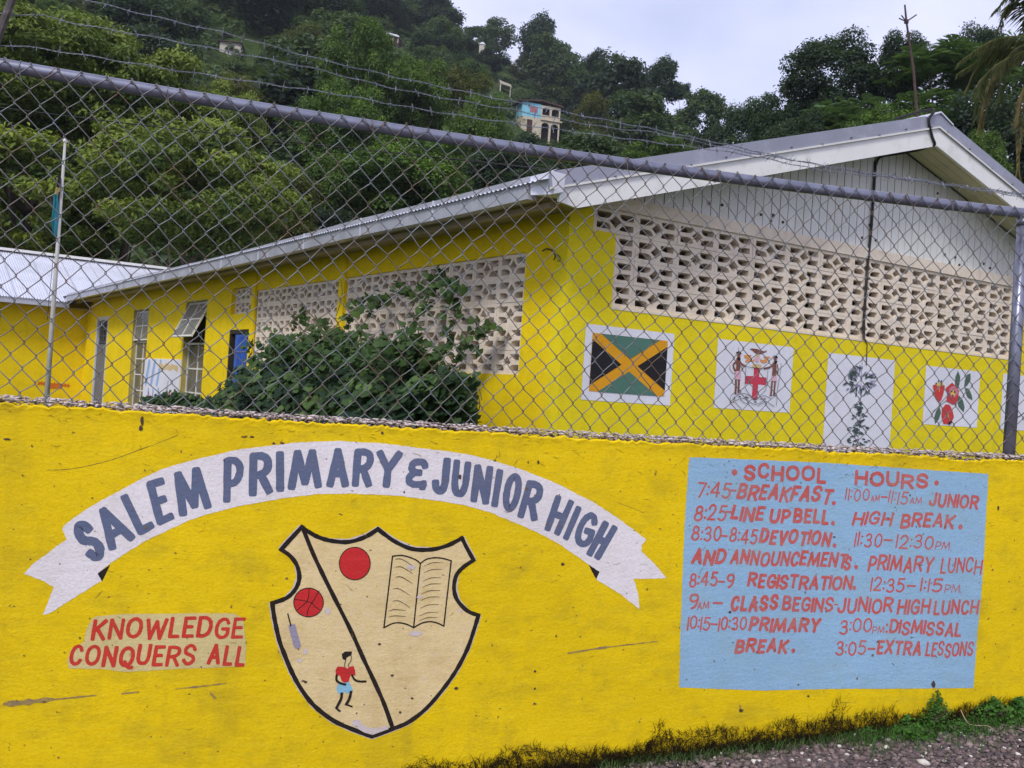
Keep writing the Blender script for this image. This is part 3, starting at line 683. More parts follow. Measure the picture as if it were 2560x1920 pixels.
def text(mb, s, BL, BR, h, slant, w_, pl, off, conv, gap=.34, h2=None):
    """s written between bottom-left and bottom-right pixel points; h px tall; slant px to the right at the top"""
    h2 = h2 or h; wp = w_/2; gap *= .5
    ws = [(.55 if c == ' ' else G[c][0]) for c in s]; tot = sum(ws)+gap*(len(s)-1); x = 0
    lean = .067*h
    for c, cw in zip(s, ws):
        if c != ' ':
            f0, f1 = x/tot, (x+cw)/tot
            def pt(f, top):
                X = BL[0]+(BR[0]-BL[0])*f; Y = BL[1]+(BR[1]-BL[1])*f; hh = h+(h2-h)*f
                return (X+(lean+slant if top else 0), Y-(hh if top else 0))
            q = [conv(*pt(f0, 0)), conv(*pt(f1, 0)), conv(*pt(f1, 1)), conv(*pt(f0, 1))]
            jz = random.uniform(-.02, .02)*h
            q = [pl.at(p[0], p[1]+jz) for p in q]
            bl, br, tr, tl = q; ux = (br-bl)/(np.linalg.norm(br-bl)+1e-9); uy = (tl-bl)/(np.linalg.norm(tl-bl)+1e-9)
            if cw > .2: ins = min(wp, .35*np.linalg.norm(br-bl))
            else: ins = 0
            bl = bl+ux*ins+uy*wp; br = br-ux*ins+uy*wp; tr = tr-ux*ins-uy*wp; tl = tl+ux*ins-uy*wp
            glyph(mb, c, (bl, br, tr, tl), w_, pl, off)
        x += cw+gap
cv = lambda ox, oy, sc: (lambda x, y: (ox+x/sc, oy+y/sc))

# ================================================================== BOUNDARY WALL
bw = thing('boundary_wall', WALL.P(0, verge(0, 0), -.08), 'low yellow rendered wall with the painted school name, crest and timetable', 'wall')
def ztop(s): return 1.330+.010*((s-.25)/2)**2 if abs(s) < 4 else 1.335
MB().pbox(WALL, -30, 30, -.5, 1.305, -.17, -.013).build('wall_core', M['concrete'], bw)
sv = np.concatenate([np.linspace(-30, -2.6, 30), np.arange(-2.5, 3.3, .0085), np.linspace(3.4, 30, 30)])
def edge(s): return ztop(s)-.017+.007*mnoise.noise(Vector((s*5, 0, 1)))+.006*mnoise.noise(Vector((s*17, 0, 2)))+.009*mnoise.noise(Vector((s*58, 0, 2)))+.005*mnoise.noise(Vector((s*130, 0, 6)))-.03*max(0, mnoise.noise(Vector((s*1.9, 4, 7)))-.28)
tv = np.concatenate([np.linspace(0, .085, 24), [.11, .2, .35, .6, 1.0, 1.9]])
vs = []
for t in tv:
    for s in sv:
        zt = edge(s); z = zt-t
        fall = math.exp(-t/.028)
        nn = .5+.5*mnoise.noise(Vector((s*28, z*42, 3)))+.5*mnoise.noise(Vector((s*70, z*95, 5)))
        o = -.0002+(.0085*nn*fall*max(0, 1-t/.05) if t < .05 else 0)-(.010 if t == 0 else 0)
        vs.append(WALL.P(s, z, o))
n = len(sv); b = MB().add(vs, [(i*n+j+n, i*n+j+n+1, i*n+j+1, i*n+j) for i in range(len(tv)-1) for j in range(n-1)])
b.add([WALL.P(s, edge(s), o) for o in (-.011, -.03) for s in sv], [(j, j+1, j+1+n, j+n) for j in range(n-1)])
b.build('painted_render', M['wall_yellow'], bw, smooth=True)
b = MB()
# rough broken coping: stones and mortar crumbs bedded on the wall head
ico_v = None
def rock_proto(k):
    r_ = np.random.default_rng(k); t = (1+5**.5)/2
    v_ = np.array([(-1, t, 0), (1, t, 0), (-1, -t, 0), (1, -t, 0), (0, -1, t), (0, 1, t), (0, -1, -t), (0, 1, -t), (t, 0, -1), (t, 0, 1), (-t, 0, -1), (-t, 0, 1)], float)
    v_ /= np.linalg.norm(v_[0]); v_ *= r_.uniform(.75, 1.2, (12, 1)); return v_
ICF = np.array([(0, 11, 5), (0, 5, 1), (0, 1, 7), (0, 7, 10), (0, 10, 11), (1, 5, 9), (5, 11, 4), (11, 10, 2), (10, 7, 6), (7, 1, 8), (3, 9, 4), (3, 4, 2), (3, 2, 6), (3, 6, 8), (3, 8, 9), (4, 9, 5), (2, 4, 11), (6, 2, 10), (8, 6, 7), (9, 8, 1)])
ROCKS = [rock_proto(k) for k in range(8)]
def rocks(centres, sizes, tints, name, mat, parent=None, flat=.7):
    n = len(centres); Vv = np.zeros((n*12, 3)); Ff = np.zeros((n*20, 3), int); T = np.repeat(tints, 12)
    for i in range(n):
        a = rng.uniform(0, 2*pi); c, s = math.cos(a), math.sin(a)
        v_ = ROCKS[i % 8]*np.array([1, rng.uniform(.65, 1), flat*rng.uniform(.6, 1.1)])*sizes[i]
        x = v_[:, 0]*c-v_[:, 1]*s; y = v_[:, 0]*s+v_[:, 1]*c
        Vv[i*12:(i+1)*12] = np.stack([x, y, v_[:, 2]], 1)+centres[i]; Ff[i*20:(i+1)*20] = ICF+i*12
    return npmesh(name, Vv, Ff, mat, parent, T, 'stuff')
cs, sz, ti = [], [], []
for i in range(8200):
    s = random.uniform(-2.6, 3.4); o = -random.random()**1.6*.15
    if o > -.03: zz = edge(s)+random.uniform(-.004, .75)*max(.006, ztop(s)-edge(s)); o = random.uniform(-.022, -.008)
    else: zz = ztop(s)+random.uniform(-.012, .003)
    r_ = .003+.0085*random.random()**2; cs.append(WALL.P(s, zz, o)); sz.append(r_)
    ti.append(min(1, max(0, random.gauss(.85 if zz > ztop(s)-.008 else .5, .25))))
rocks(np.array(cs), sz, np.array(ti), 'broken_coping', M['rubble'], bw, flat=.42)
# --------- painted layers on the wall
K1, K2, K3, K4 = .0002, .0005, .0010, .0015
c1 = cv(40, 1080, 3.456); c2 = cv(520, 1080, 3.687); c3 = cv(1000, 1080, 3.16); c4 = cv(660, 1290, 2.911); c5 = cv(140, 1510, 4.254)
cA = cv(1700, 1140, 5.144); cB = cv(2080, 1140, 5.267); cC = cv(1700, 1400, 4.879); cD = cv(2080, 1400, 4.608)
def wp(conv, pts): return [WALL.at(*conv(*p)) for p in pts]
def rough(pts, amp=.0016, step=.02, closed=True):
    pts = [np.array(p, float) for p in pts]; amp = .0007; step = .007
    """hand-cut edge: resample and jitter"""
    out = []; m = len(pts)
    for i in range(m):
        a, b_ = np.array(pts[i]), np.array(pts[(i+1) % m]); n_ = max(1, int(np.linalg.norm(b_-a)/step))
        for k in range(n_):
            p = a+(b_-a)*k/n_
            out.append(p+np.array([random.gauss(0, amp), random.gauss(0, amp)]) if k else p)
    return out
top_ = wp(c1, [(400, 840), (430, 795), (560, 700), (720, 600), (900, 508), (1100, 395), (1250, 325), (1400, 278), (1620, 220)])+wp(c2, [(0, 228), (250, 165), (540, 130), (850, 95), (1200, 82), (1600, 105), (1900, 140)])+wp(c3, [(130, 125), (400, 155), (550, 180), (720, 222), (900, 275), (1060, 335), (1250, 412), (1500, 540), (1700, 665), (1850, 775), (1945, 850)])
bot_ = wp(c3, [(1910, 895), (1908, 945), (2010, 1040), (2107, 1155), (1845, 1160), (1885, 1300), (1892, 1400), (1740, 1280), (1550, 1165), (1577, 1105), (1480, 1038), (1250, 880), (1080, 790), (950, 735), (700, 630), (520, 580), (350, 550), (0, 505)])+wp(c2, [(1700, 585), (1350, 567), (1000, 572), (700, 610), (300, 680), (0, 755)])+wp(c1, [(1480, 770), (1350, 830), (1100, 950), (820, 1130), (705, 1222), (738, 1290), (640, 1345), (450, 1465), (300, 1560), (232, 1580), (280, 1460), (328, 1340), (210, 1275), (65, 1225), (140, 1145), (260, 1060), (350, 985), (440, 930)])
ban = MB().flat(rough(top_+bot_, .0012, .03), WALL, K2).build('name_banner', M['banner_white'], bw)
fb = MB(); fb.flat(wp(c1, [(700, 1225), (815, 1145), (745, 1290)]), WALL, K1).flat(wp(c3, [(1488, 1043), (1577, 1105), (1550, 1162), (1515, 1100)]), WALL, K1+.0002)
fb.build('banner_fold', M['black_paint'], ban)
def Q(conv, tl, tr, br, bl, w_):
    tl, tr, br, bl = (WALL.at(*conv(*p)) for p in (tl, tr, br, bl)); h = w_/2
    ux = (br-bl)/np.linalg.norm(br-bl); ux2 = (tr-tl)/np.linalg.norm(tr-tl); uy = (tl-bl)/np.linalg.norm(tl-bl); wd2 = np.linalg.norm(br-bl)
    i = h if wd2 > w_*1.5 else 0
    return (bl+ux*i+uy*h, br-ux*i+uy*h, tr-ux2*i-uy*h, tl+ux2*i-uy*h)
LT = [('S', c1, (460, 825), (615, 735), (800, 1050), (650, 1150)), ('A', c1, (625, 712), (850, 590), (1045, 925), (815, 1040)), ('L', c1, (892, 552), (1030, 480), (1210, 820), (1062, 905)), ('E', c1, (1118, 430), (1280, 383), (1378, 748), (1222, 820)), ('M', c1, (1335, 352), (1610, 283), (1695, 660), (1415, 745)),
      ('P', c2, (145, 232), (332, 222), (325, 655), (135, 662)), ('R', c2, (383, 190), (590, 182), (598, 572), (375, 605)), ('I', c2, (630, 170), (695, 168), (698, 557), (632, 560)), ('M', c2, (772, 162), (1022, 150), (1046, 522), (730, 545)), ('A', c2, (1100, 142), (1298, 142), (1298, 516), (1088, 518)), ('R', c2, (1350, 150), (1540, 152), (1510, 517), (1320, 512)), ('Y', c2, (1555, 158), (1800, 170), (1760, 522), (1520, 522)), ('&', c2, (1830, 238), (2035, 245), (2030, 545), (1815, 545)),
      ('J', c3, (265, 197), (402, 197), (375, 492), (246, 488)), ('U', c3, (424, 205), (567, 230), (532, 522), (392, 505)), ('N', c3, (590, 248), (740, 265), (700, 582), (552, 557)), ('I', c3, (763, 285), (820, 290), (768, 600), (718, 597)), ('O', c3, (845, 308), (985, 342), (922, 645), (790, 618)), ('R', c3, (1005, 375), (1150, 405), (1078, 715), (920, 678)),
      ('H', c3, (1232, 485), (1382, 540), (1258, 832), (1133, 777)), ('I', c3, (1390, 568), (1447, 592), (1325, 866), (1278, 850)), ('G', c3, (1450, 612), (1588, 660), (1500, 925), (1345, 885)), ('H', c3, (1612, 690), (1727, 748), (1572, 1020), (1463, 972))]
for ch, cc, tl, tr, br, bl in LT:
    w_ = .0248 if ch != 'S' else .0265
    m_ = MB(); q = Q(cc, tl, tr, br, bl, w_)
    glyph(m_, ch, q, w_, WALL, K3); m_.build('painted_letter', M['banner_blue'], ban)
# --------- motto
pat = wp(c5, [(430, 130), (700, 108), (1100, 104), (1640, 95), (1655, 150), (1665, 100), (1900, 103), (1990, 150), (2005, 300), (2022, 420), (2012, 660), (1700, 675), (1300, 690), (1000, 707), (800, 722), (650, 715), (500, 690), (300, 692), (130, 682), (120, 600), (160, 480), (220, 440), (290, 410), (330, 250), (380, 160)])
mo = MB().flat(rough(pat, .0013, .02), WALL, K2).build('motto_panel', M['motto_cream'], bw)
mt = MB()
text(mt, 'KNOWLEDGE', (365, 378), (1985, 360), 228, 22, .0112, WALL, K3, c5, gap=.3)
text(mt, 'CONQUERS', (125, 668), (1470, 662), 225, 26, .0112, WALL, K3, c5, gap=.3); text(mt, 'ALL', (1600, 655), (2000, 648), 220, 24, .0112, WALL, K3, c5, gap=.4)
mt.build('motto_lettering', M['red_letter'], mo)
# --------- crest
cr = [(275, 80), (200, 160), (125, 243), (190, 290), (240, 360), (257, 450), (230, 530), (165, 595), (60, 633), (75, 740), (110, 900), (150, 1010), (200, 1130), (265, 1250), (360, 1375), (500, 1485), (640, 1550), (785, 1603), (930, 1550), (1050, 1500), (1180, 1400), (1300, 1262), (1400, 1120), (1480, 965), (1530, 820), (1560, 722), (1480, 690), (1405, 610), (1382, 520), (1400, 430), (1450, 372), (1525, 320), (1480, 240), (1440, 160), (1340, 212), (1220, 243), (1080, 240), (960, 190), (880, 135), (828, 95), (740, 150), (620, 188), (500, 182), (400, 155), (330, 118)]
crw = wp(c4, cr)
cst = MB().flat(rough(crw, .0006, .03), WALL, K2).build('school_crest', M['cream_paint'], bw)
o = MB(); cen = np.mean(crw, 0)
o.flat([cen+(p-cen)*1.0+(p-cen)/np.linalg.norm(p-cen)*.0105 for p in crw], WALL, K1).build('crest_halo', M['primer'], cst)
corners = [0, 2, 8, 17, 25, 31, 33, 39, 45]
o = MB(); cc_ = crw+[crw[0]]
for a, b_ in zip(corners[:-1], corners[1:]):
    seg = cc_[a:b_+1]; stroke(o, catmull(seg, n=4), .0142, WALL, K3, jit=.12)
stroke(o, catmull(wp(c4, [(285, 95), (360, 280), (450, 470), (545, 660), (640, 850), (720, 1030), (800, 1200), (875, 1370), (935, 1540)]), n=3), .0135, WALL, K3, jit=.12)
o.build('crest_outline', M['black_paint'], cst)
def disc(conv, c, rx, ry, n=26):
    return [WALL.at(*conv(c[0]+rx*math.cos(2*pi*i/n), c[1]+ry*math.sin(2*pi*i/n))) for i in range(n)]
rb_ = MB().flat(disc(c4, (660, 345), 112, 118), WALL, K3+.0003).build('painted_ball', M['red_ball'], cst)
o = MB(); stroke(o, disc(c4, (660, 345), 113, 119), .0028, WALL, K4, closed=True); o.build('ball_outline', M['black_paint'], rb_)
rb_ = MB().flat(disc(c4, (324, 628), 108, 105), WALL, K3+.0003).build('painted_basketball', M['red_ball'], cst)
o = MB(); stroke(o, disc(c4, (324, 628), 108, 105), .0028, WALL, K4, closed=True)
for l in ([(222, 605), (300, 618), (348, 632)], [(328, 525), (325, 580), (312, 625)], [(312, 625), (275, 655), (235, 690)], [(400, 545), (375, 590), (348, 632)], [(348, 632), (322, 680), (312, 730)], [(348, 632), (380, 665), (402, 680)]): stroke(o, catmull(wp(c4, l), n=4), .0026, WALL, K4)
o.build('ball_seams', M['black_paint'], rb_)
bt_ = MB().flat(wp(c4, [(176, 798), (190, 790), (225, 785), (245, 860), (268, 940), (262, 958), (230, 966), (216, 948), (198, 880)]), WALL, K3+.0003).build('cricket_bat', M['lav_paint'], cst)
o = MB(); stroke(o, wp(c4, [(173, 712), (184, 755), (195, 797)]), .0042, WALL, K4); o.build('bat_handle', M['black_paint'], bt_)
bk = MB()
for l in ([(935, 292), (1000, 286), (1060, 300), (1110, 322), (1137, 345)], [(1137, 345), (1180, 315), (1240, 303), (1300, 308), (1362, 325)], [(935, 292), (905, 540), (872, 812)], [(1362, 325), (1335, 560), (1308, 800)], [(1137, 345), (1112, 580), (1088, 812)], [(872, 812), (940, 780), (1000, 778), (1050, 792), (1088, 812)], [(1088, 812), (1150, 778), (1210, 768), (1260, 778), (1308, 800)]): stroke(bk, catmull(wp(c4, l), n=4), .0046, WALL, K3+.0003)
bo = bk.build('painted_book', M['black_paint'], cst)
o = MB()
for y in (372, 445, 530, 618, 690, 735, 315):
    xs = 955 if y < 500 else 935 if y < 650 else 905; dd = (60, 45) if y < 650 else (-8, 8)
    stroke(o, catmull(wp(c4, [(xs, y), (xs+45, y-2 if y < 650 else y-10), (xs+125, y+45 if y < 650 else y-5)]), n=4), .0024, WALL, K3+.001, taper=.5)
for k, y in enumerate((345, 395, 455, 500, 548, 595, 652, 708, 745)):
    xs = 1165-k*5; stroke(o, catmull(wp(c4, [(xs, y+18), (xs+60, y-6), (xs+135, y-8)]), n=4), .0022, WALL, K3+.001, taper=.5)
o.build('book_writing', M['ink_paint'], bo)
# the running boy
bg_ = MB().flat(wp(c4, [(565, 1095), (590, 1100), (605, 1110), (625, 1095), (650, 1090), (662, 1120), (665, 1160), (630, 1155), (615, 1205), (590, 1215), (565, 1200), (552, 1160), (522, 1160), (520, 1120), (535, 1095)]), WALL, K3+.0003).build('painted_runner', M['red_ball'], cst)
MB().flat(wp(c4, [(545, 1215), (620, 1205), (640, 1250), (648, 1270), (600, 1292), (583, 1275), (580, 1290), (535, 1290), (527, 1250)]), WALL, K3+.0003).build('runner_shorts', M['shorts_blue'], bg_)
o = MB()
for l, w_ in (([(528, 1160), (528, 1195), (555, 1215), (590, 1225)], .0075), ([(640, 1158), (660, 1190), (690, 1202), (738, 1203)], .0068), ([(565, 1292), (560, 1330), (532, 1385)], .009), ([(532, 1385), (525, 1395), (550, 1418)], .0065), ([(632, 1280), (620, 1330), (598, 1368)], .009), ([(598, 1368), (620, 1378), (638, 1385)], .0055)): stroke(o, catmull(wp(c4, l), n=4), w_, WALL, K3+.0008)
o.flat(wp(c4, [(565, 1005), (590, 985), (640, 985), (635, 1010), (600, 1030), (595, 1050), (572, 1040)]), WALL, K3+.0006)
for l in ([(595, 1045), (585, 1080), (590, 1100)], [(632, 1010), (634, 1030), (628, 1060), (612, 1080), (615, 1095)]): stroke(o, catmull(wp(c4, l), n=4), .002, WALL, K3+.0016)
o.build('runner_limbs', M['black_paint'], bg_)
# bare patches, scrapes, chips
o = MB()
def blob(c, rx, ry, conv): return [WALL.at(*conv(c[0]+rx*(1+random.uniform(-.3, .3))*math.cos(a), c[1]+ry*(1+random.uniform(-.3, .3))*math.sin(a))) for a in np.linspace(0, 2*pi, 13)[:-1]]
o.flat(wp(c4, [(640, 1490), (690, 1480), (720, 1520), (780, 1545), (850, 1535), (905, 1525), (905, 1550), (790, 1592), (730, 1575), (670, 1540), (635, 1515)]), WALL, K3+.0003)
for c, rx, ry in (((462, 690), 20, 26), ((300, 985), 20, 25), ((260, 1050), 18, 14), ((1105, 855), 45, 18), ((1070, 370), 35, 20), ((1130, 590), 26, 10), ((1425, 690), 18, 10)): o.flat(blob(c, rx, ry, c4), WALL, K3+.0005)
o.build('bare_patch', M['primer'], cst)
o = MB()
def scr(l, w_, conv=lambda x, y: (x, y)): stroke(o, catmull([WALL.at(*conv(*p)) for p in l], n=6), w_, WALL, K1+.0004, jit=.5, taper=.4)
scr([(12, 1760), (60, 1756), (130, 1748)], .017); scr([(100, 1752), (160, 1746), (240, 1738)], .005); scr([(305, 1734), (345, 1730)], .008); scr([(440, 1722), (500, 1716), (565, 1708)], .006); scr([(527, 1733), (538, 1745)], .01)
scr([(1420, 1633), (1500, 1620), (1560, 1613)], .007); scr([(1560, 1613), (1600, 1608), (1645, 1603)], .004)
scr([(1850, 1765), (1852, 1775)], .012); scr([(2410, 1532), (2440, 1527)], .006)
o.build('scrape_mark', M['scrape'], bw)
o = MB()
for (x, y, a, b_) in [(355, 1052, 4, 12), (352, 1070, 5, 6), (18, 1098, 8, 2.5), (705, 1108, 5, 3), (684, 1108, 4, 2.5), (955, 1082, 3, 5), (1149, 1192, 4, 7), (560, 1150, 2, 3), (1337, 1721, 3, 3), (1337, 1678, 3, 3), (1852, 1776, 6, 4), (2333, 1710, 5, 9), (764, 1705, 4, 3), (758, 1702, 5, 2), (980, 1688, 4, 3), (1345, 1155, 3, 5), (610, 1092, 8, 2), (630, 1092, 6, 2), (948, 1610, 5, 3), (1140, 1720, 5, 4), (1030, 1745, 4, 3), (1000, 1780, 4, 3), (1320, 1155, 2, 3), (1406, 1410, 5, 4), (1390, 1590, 2, 3), (1825, 1530, 4, 3), (2020, 1740, 3, 3), (1010, 1230, 2, 3), (2085, 1342, 4, 2), (2495, 1270, 3, 5)]:
    _layer[0] = (_layer[0]+1) % 9
    o.flat([WALL.at(x+a*(1+random.uniform(-.3, .3))*math.cos(t), y+b_*(1+random.uniform(-.3, .3))*math.sin(t)) for t in np.linspace(0, 2*pi, 9)[:-1]], WALL, K4+.0003+_layer[0]*.00004)
o.build('paint_chip', simple('chipped_hole', (.07, .045, .035), .9), bw)
o = MB(); stroke(o, catmull([WALL.at(*c1(*p)) for p in [(270, 328), (450, 322), (640, 288), (850, 232), (1050, 160), (1230, 95), (1400, 25)]], n=6), .0013, WALL, K1, jit=.5); stroke(o, catmull([WALL.at(x, y) for x, y in [(1500, 1700), (1555, 1240), ]], n=2), .0006, WALL, K1) if False else None
stroke(o, [WALL.at(x, y) for x, y in [(1545, 1257), (1580, 1270), (1610, 1282)]], .001, WALL, K1); o.build('hairline_crack', M['ink_paint'], bw)
# fine cracks, flaking ridges and specks scattered over the old render
o = MB(); R7 = random.Random(21)
for k in range(230):
    s = R7.uniform(-2.2, 2.5); z = edge(s)-(.02+.13*R7.random()**1.8 if k < 150 else R7.uniform(.1, 1.0)); a = R7.gauss(0, .45); l = R7.uniform(.006, .035); p = np.array([s, z]); q = [p]
    for i in range(4): a += R7.gauss(0, .35); p = p+np.array([math.cos(a), math.sin(a)])*l/4; q.append(p)
    stroke(o, q, R7.uniform(.0007, .0017), WALL, K4+.0002, jit=.4, taper=.6)
o.build('surface_crack', simple('crack_brown', (.20, .13, .015), .9), bw, kind='stuff')  # crack strokes coloured a darker yellow-brown than the render
o = MB()
for k in range(260):
    s = R7.uniform(-2.2, 2.5); z = R7.uniform(.25, 1.28); r_ = R7.uniform(.0008, .0032) if R7.random() < .93 else R7.uniform(.003, .006); _layer[0] = (_layer[0]+1) % 9
    if z < verge(s, 0)+.05: continue
    o.flat([(s+r_*R7.uniform(.6, 1.4)*math.cos(t), z+r_*R7.uniform(.5, 1.2)*math.sin(t)) for t in np.linspace(0, 2*pi, 8)[:-1]], WALL, K4+.0003+_layer[0]*.00004)
o.build('dirt_speck', simple('dirt_speck', (.16, .10, .05), .9, var=.5, scale=30), bw, kind='stuff')
# --------- timetable
bp = [(1723, 1143), (1858, 1148), (2063, 1157), (2280, 1172), (2471, 1185), (2466, 1270), (2459, 1400), (2450, 1521), (2444, 1574), (2438, 1660), (2433, 1720), (2300, 1721), (2080, 1722), (1905, 1726), (1790, 1722), (1698, 1718), (1702, 1560), (1708, 1393), (1715, 1257)]
bo = MB().flat(rough([WALL.at(*p) for p in bp], .0007, .05), WALL, K2).build('timetable_panel', M['board_blue'], bw)
t_ = MB(); W1, W2, W3 = .0132, .0124, .0062
def tx(cv_, s, BL, BR, h, w_=None, sl=22, gap=.34): text(t_, s, BL, BR, h, sl, w_ or W2, WALL, K3, cv_, gap=gap)
def td(cv_, x, y, r=.0085): dot(t_, WALL.at(*cv_(x, y)), r, WALL, K3)
def dash(cv_, x0, x1, y, w_=.007): stroke(t_, [WALL.at(*cv_(x0, y)), WALL.at(*cv_((x0+x1)/2, y+2)), WALL.at(*cv_(x1, y+4))], w_, WALL, K3)
td(cA, 700, 210, .0115); tx(cA, 'SCHOOL', (812, 298), (1875, 355), 205, W1, 0, .28)
tx(cB, 'HOURS', (292, 382), (1262, 437), 200, W1, 0, .28); td(cB, 1375, 355, .0105)
tx(cA, '7:45', (200, 517), (640, 545), 205, .0075); dash(cA, 650, 715, 440); tx(cA, 'BREAKFAST', (712, 550), (1930, 612), 205, None, 48, .2); td(cA, 1975, 605)
tx(cB, '11:00', (168, 583), (482, 607), 162, .0055, 12, .5); tx(cB, 'AM', (502, 606), (622, 606), 88, .0036, 6, .3); dash(cB, 652, 722, 538); tx(cB, '11:15', (732, 612), (985, 643), 170, .0055, 22, .5); tx(cB, 'AM', (1018, 638), (1178, 640), 92, .0038, 4, .3); tx(cB, 'JUNIOR', (1265, 655), (1915, 716), 185, .0112, 20, .28)
tx(cA, '8:25', (168, 824), (585, 828), 208, .0078); dash(cA, 598, 650, 715); tx(cA, 'LINE', (638, 832), (1065, 847), 192, None, 35, .3); tx(cA, 'UP', (1135, 852), (1405, 856), 190, None, 22, .25); tx(cA, 'BELL', (1445, 876), (1905, 895), 195, None, 15, .28); td(cA, 1965, 862)
tx(cB, 'HIGH', (252, 908), (775, 928), 182, .0106, 38, .35); tx(cB, 'BREAK', (885, 942), (1595, 970), 195, .0112, 30, .28); td(cB, 1690, 932, .0105)
tx(cA, '8:30', (135, 1105), (520, 1108), 200, .0075, 14); dash(cA, 540, 600, 1025); tx(cA, '8:45', (625, 1120), (985, 1117), 195, .0072, 14); tx(cA, 'DEVOTION', (1005, 1122), (1920, 1172), 195, None, 35, .24); td(cA, 1985, 1150)
tx(cB, '11:30', (285, 1192), (645, 1197), 188, .0068, 20, .5); dash(cB, 685, 790, 1105); tx(cB, '12:30', (832, 1212), (1320, 1228), 185, .007, 20, .4); tx(cB, 'PM.', (1348, 1232), (1565, 1242), 110, .0038, 20, .35)
tx(cA, 'AND', (135, 1393), (572, 1400), 202, None, 38, .22); tx(cA, 'ANNOUNCEMENT', (632, 1395), (2130, 1440), 195, .0110, 32, .2); tx(cD, 'S', (122, 106), (205, 108), 165, .0110, 22); td(cD, 275, 80)
tx(cD, 'PRIMARY', (402, 125), (1150, 140), 186, .0106, 24, .25); tx(cD, 'LUNCH', (1240, 152), (1715, 158), 178, .0078, 16, .3)
tx(cC, '8:45', (103, 327), (452, 327), 182, .0075, 8); dash(cC, 472, 535, 262); tx(cC, '9', (555, 327), (655, 327), 178, .0075, 8); tx(cC, 'REGISTRATION', (812, 332), (2090, 378), 178, .0110, 22, .22); tx(cD, '', (0, 0), (1, 0), 1) if False else None; td(cD, 255, 320)
tx(cD, '12:35', (435, 362), (825, 367), 165, .007, 14, .35); dash(cD, 868, 955, 295); tx(cD, '1:15', (1010, 372), (1262, 380), 160, .0078, 14, .4); tx(cD, 'PM.', (1288, 382), (1488, 387), 98, .0036, 14, .35)
tx(cC, '9', (98, 602), (220, 602), 195, .008, 8); tx(cC, 'AM', (205, 602), (352, 602), 95, .004, 5, .25); dash(cC, 410, 508, 522, .0085); tx(cC, 'CLASS', (603, 618), (1185, 618), 195, None, 18, .28); tx(cC, 'BEGINS', (1235, 617), (1860, 632), 182, .0106, 18, .24); dash(cC, 1880, 1925, 540, .005)
tx(cD, 'JUNIOR', (50, 608), (692, 612), 180, .0106, 16, .26); tx(cD, 'HIGH', (738, 627), (1120, 627), 178, .0106, 18, .3); tx(cD, 'LUNCH', (1160, 630), (1680, 638), 172, .0106, 14, .26)
tx(cC, '10:15', (82, 852), (360, 868), 168, .0065, 10, .3); dash(cC, 378, 448, 780); tx(cC, '10:30', (460, 858), (805, 862), 168, .0068, 10, .3); tx(cC, 'PRIMARY', (828, 873), (1690, 888), 180, None, 28, .25)
tx(cD, '3:00', (75, 847), (452, 847), 168, .007, 8); tx(cD, 'PM', (458, 848), (598, 848), 88, .0036, 6, .3); td(cD, 633, 745, .0055); td(cD, 627, 825, .0055); tx(cD, 'DISMISSAL', (650, 852), (1480, 880), 165, .0106, 18, .22)
tx(cC, 'BREAK', (655, 1132), (1300, 1132), 178, None, 28, .28); td(cC, 1380, 1105)
tx(cD, '3:05', (32, 1087), (385, 1097), 168, .0072, 8); dash(cD, 418, 488, 1020, .008); tx(cD, 'EXTRA', (505, 1092), (1018, 1102), 168, .0110, 18, .24); tx(cD, 'LESSONS', (1068, 1107), (1618, 1120), 168, .0085, 16, .22)
t_.build('timetable_lettering', M['board_red'], bo)

# ================================================================== CHAIN LINK FENCE
FO = -.085                                   # the fence stands on the middle of the wall head
fen = thing('chain_link_fence', WALL.P(2.12, 1.32, FO), 'galvanised chain link fence with barbed wire standing on top of the yellow wall', 'fence')
FP = Plane(WALL.P(0, 0, FO), WALL.d, WALL.n)
rl = [FP.at(x, y) for x, y in [(0, 165), (320, 217), (640, 267), (960, 318), (1280, 369), (1600, 416), (1920, 459), (2240, 498), (2560, 532)]]
ra, rz = [q[0] for q in rl], [q[1] for q in rl]
cf = np.polyfit(ra, rz, 2)
rail_z = lambda s: float(np.polyval(cf, s)) if -2.6 < s < 3.2 else float(np.polyval(cf, max(-2.6, min(3.2, s))))
MB().tube([FP.P(s, rail_z(s)) for s in np.linspace(-3.6, 4.8, 60)], .021, 14).build('top_rail', M['galv'], fen, smooth=True)
for s, lab in ((FP.at(2540, 850)[0], None), (-2.35, None)):
    po = MB().tube([FP.P(s, 1.2), FP.P(s, rail_z(s)-.02)], .0245, 14).build('fence_post', M['galv'], fen, smooth=True)
    MB().tube([FP.P(s, rail_z(s)-.05), FP.P(s, rail_z(s)-.025)], .029, 14).build('post_collar', M['galv'], po, smooth=True)
MB().tube([FP.P(FP.at(x, y)[0], FP.at(x, y)[1], .02) for x, y in [(-75, 300), (-20, 150), (12, 60), (50, -40), (80, -110)]], .012, 8).build('barbed_wire_arm', M['dark_arm'], fen)
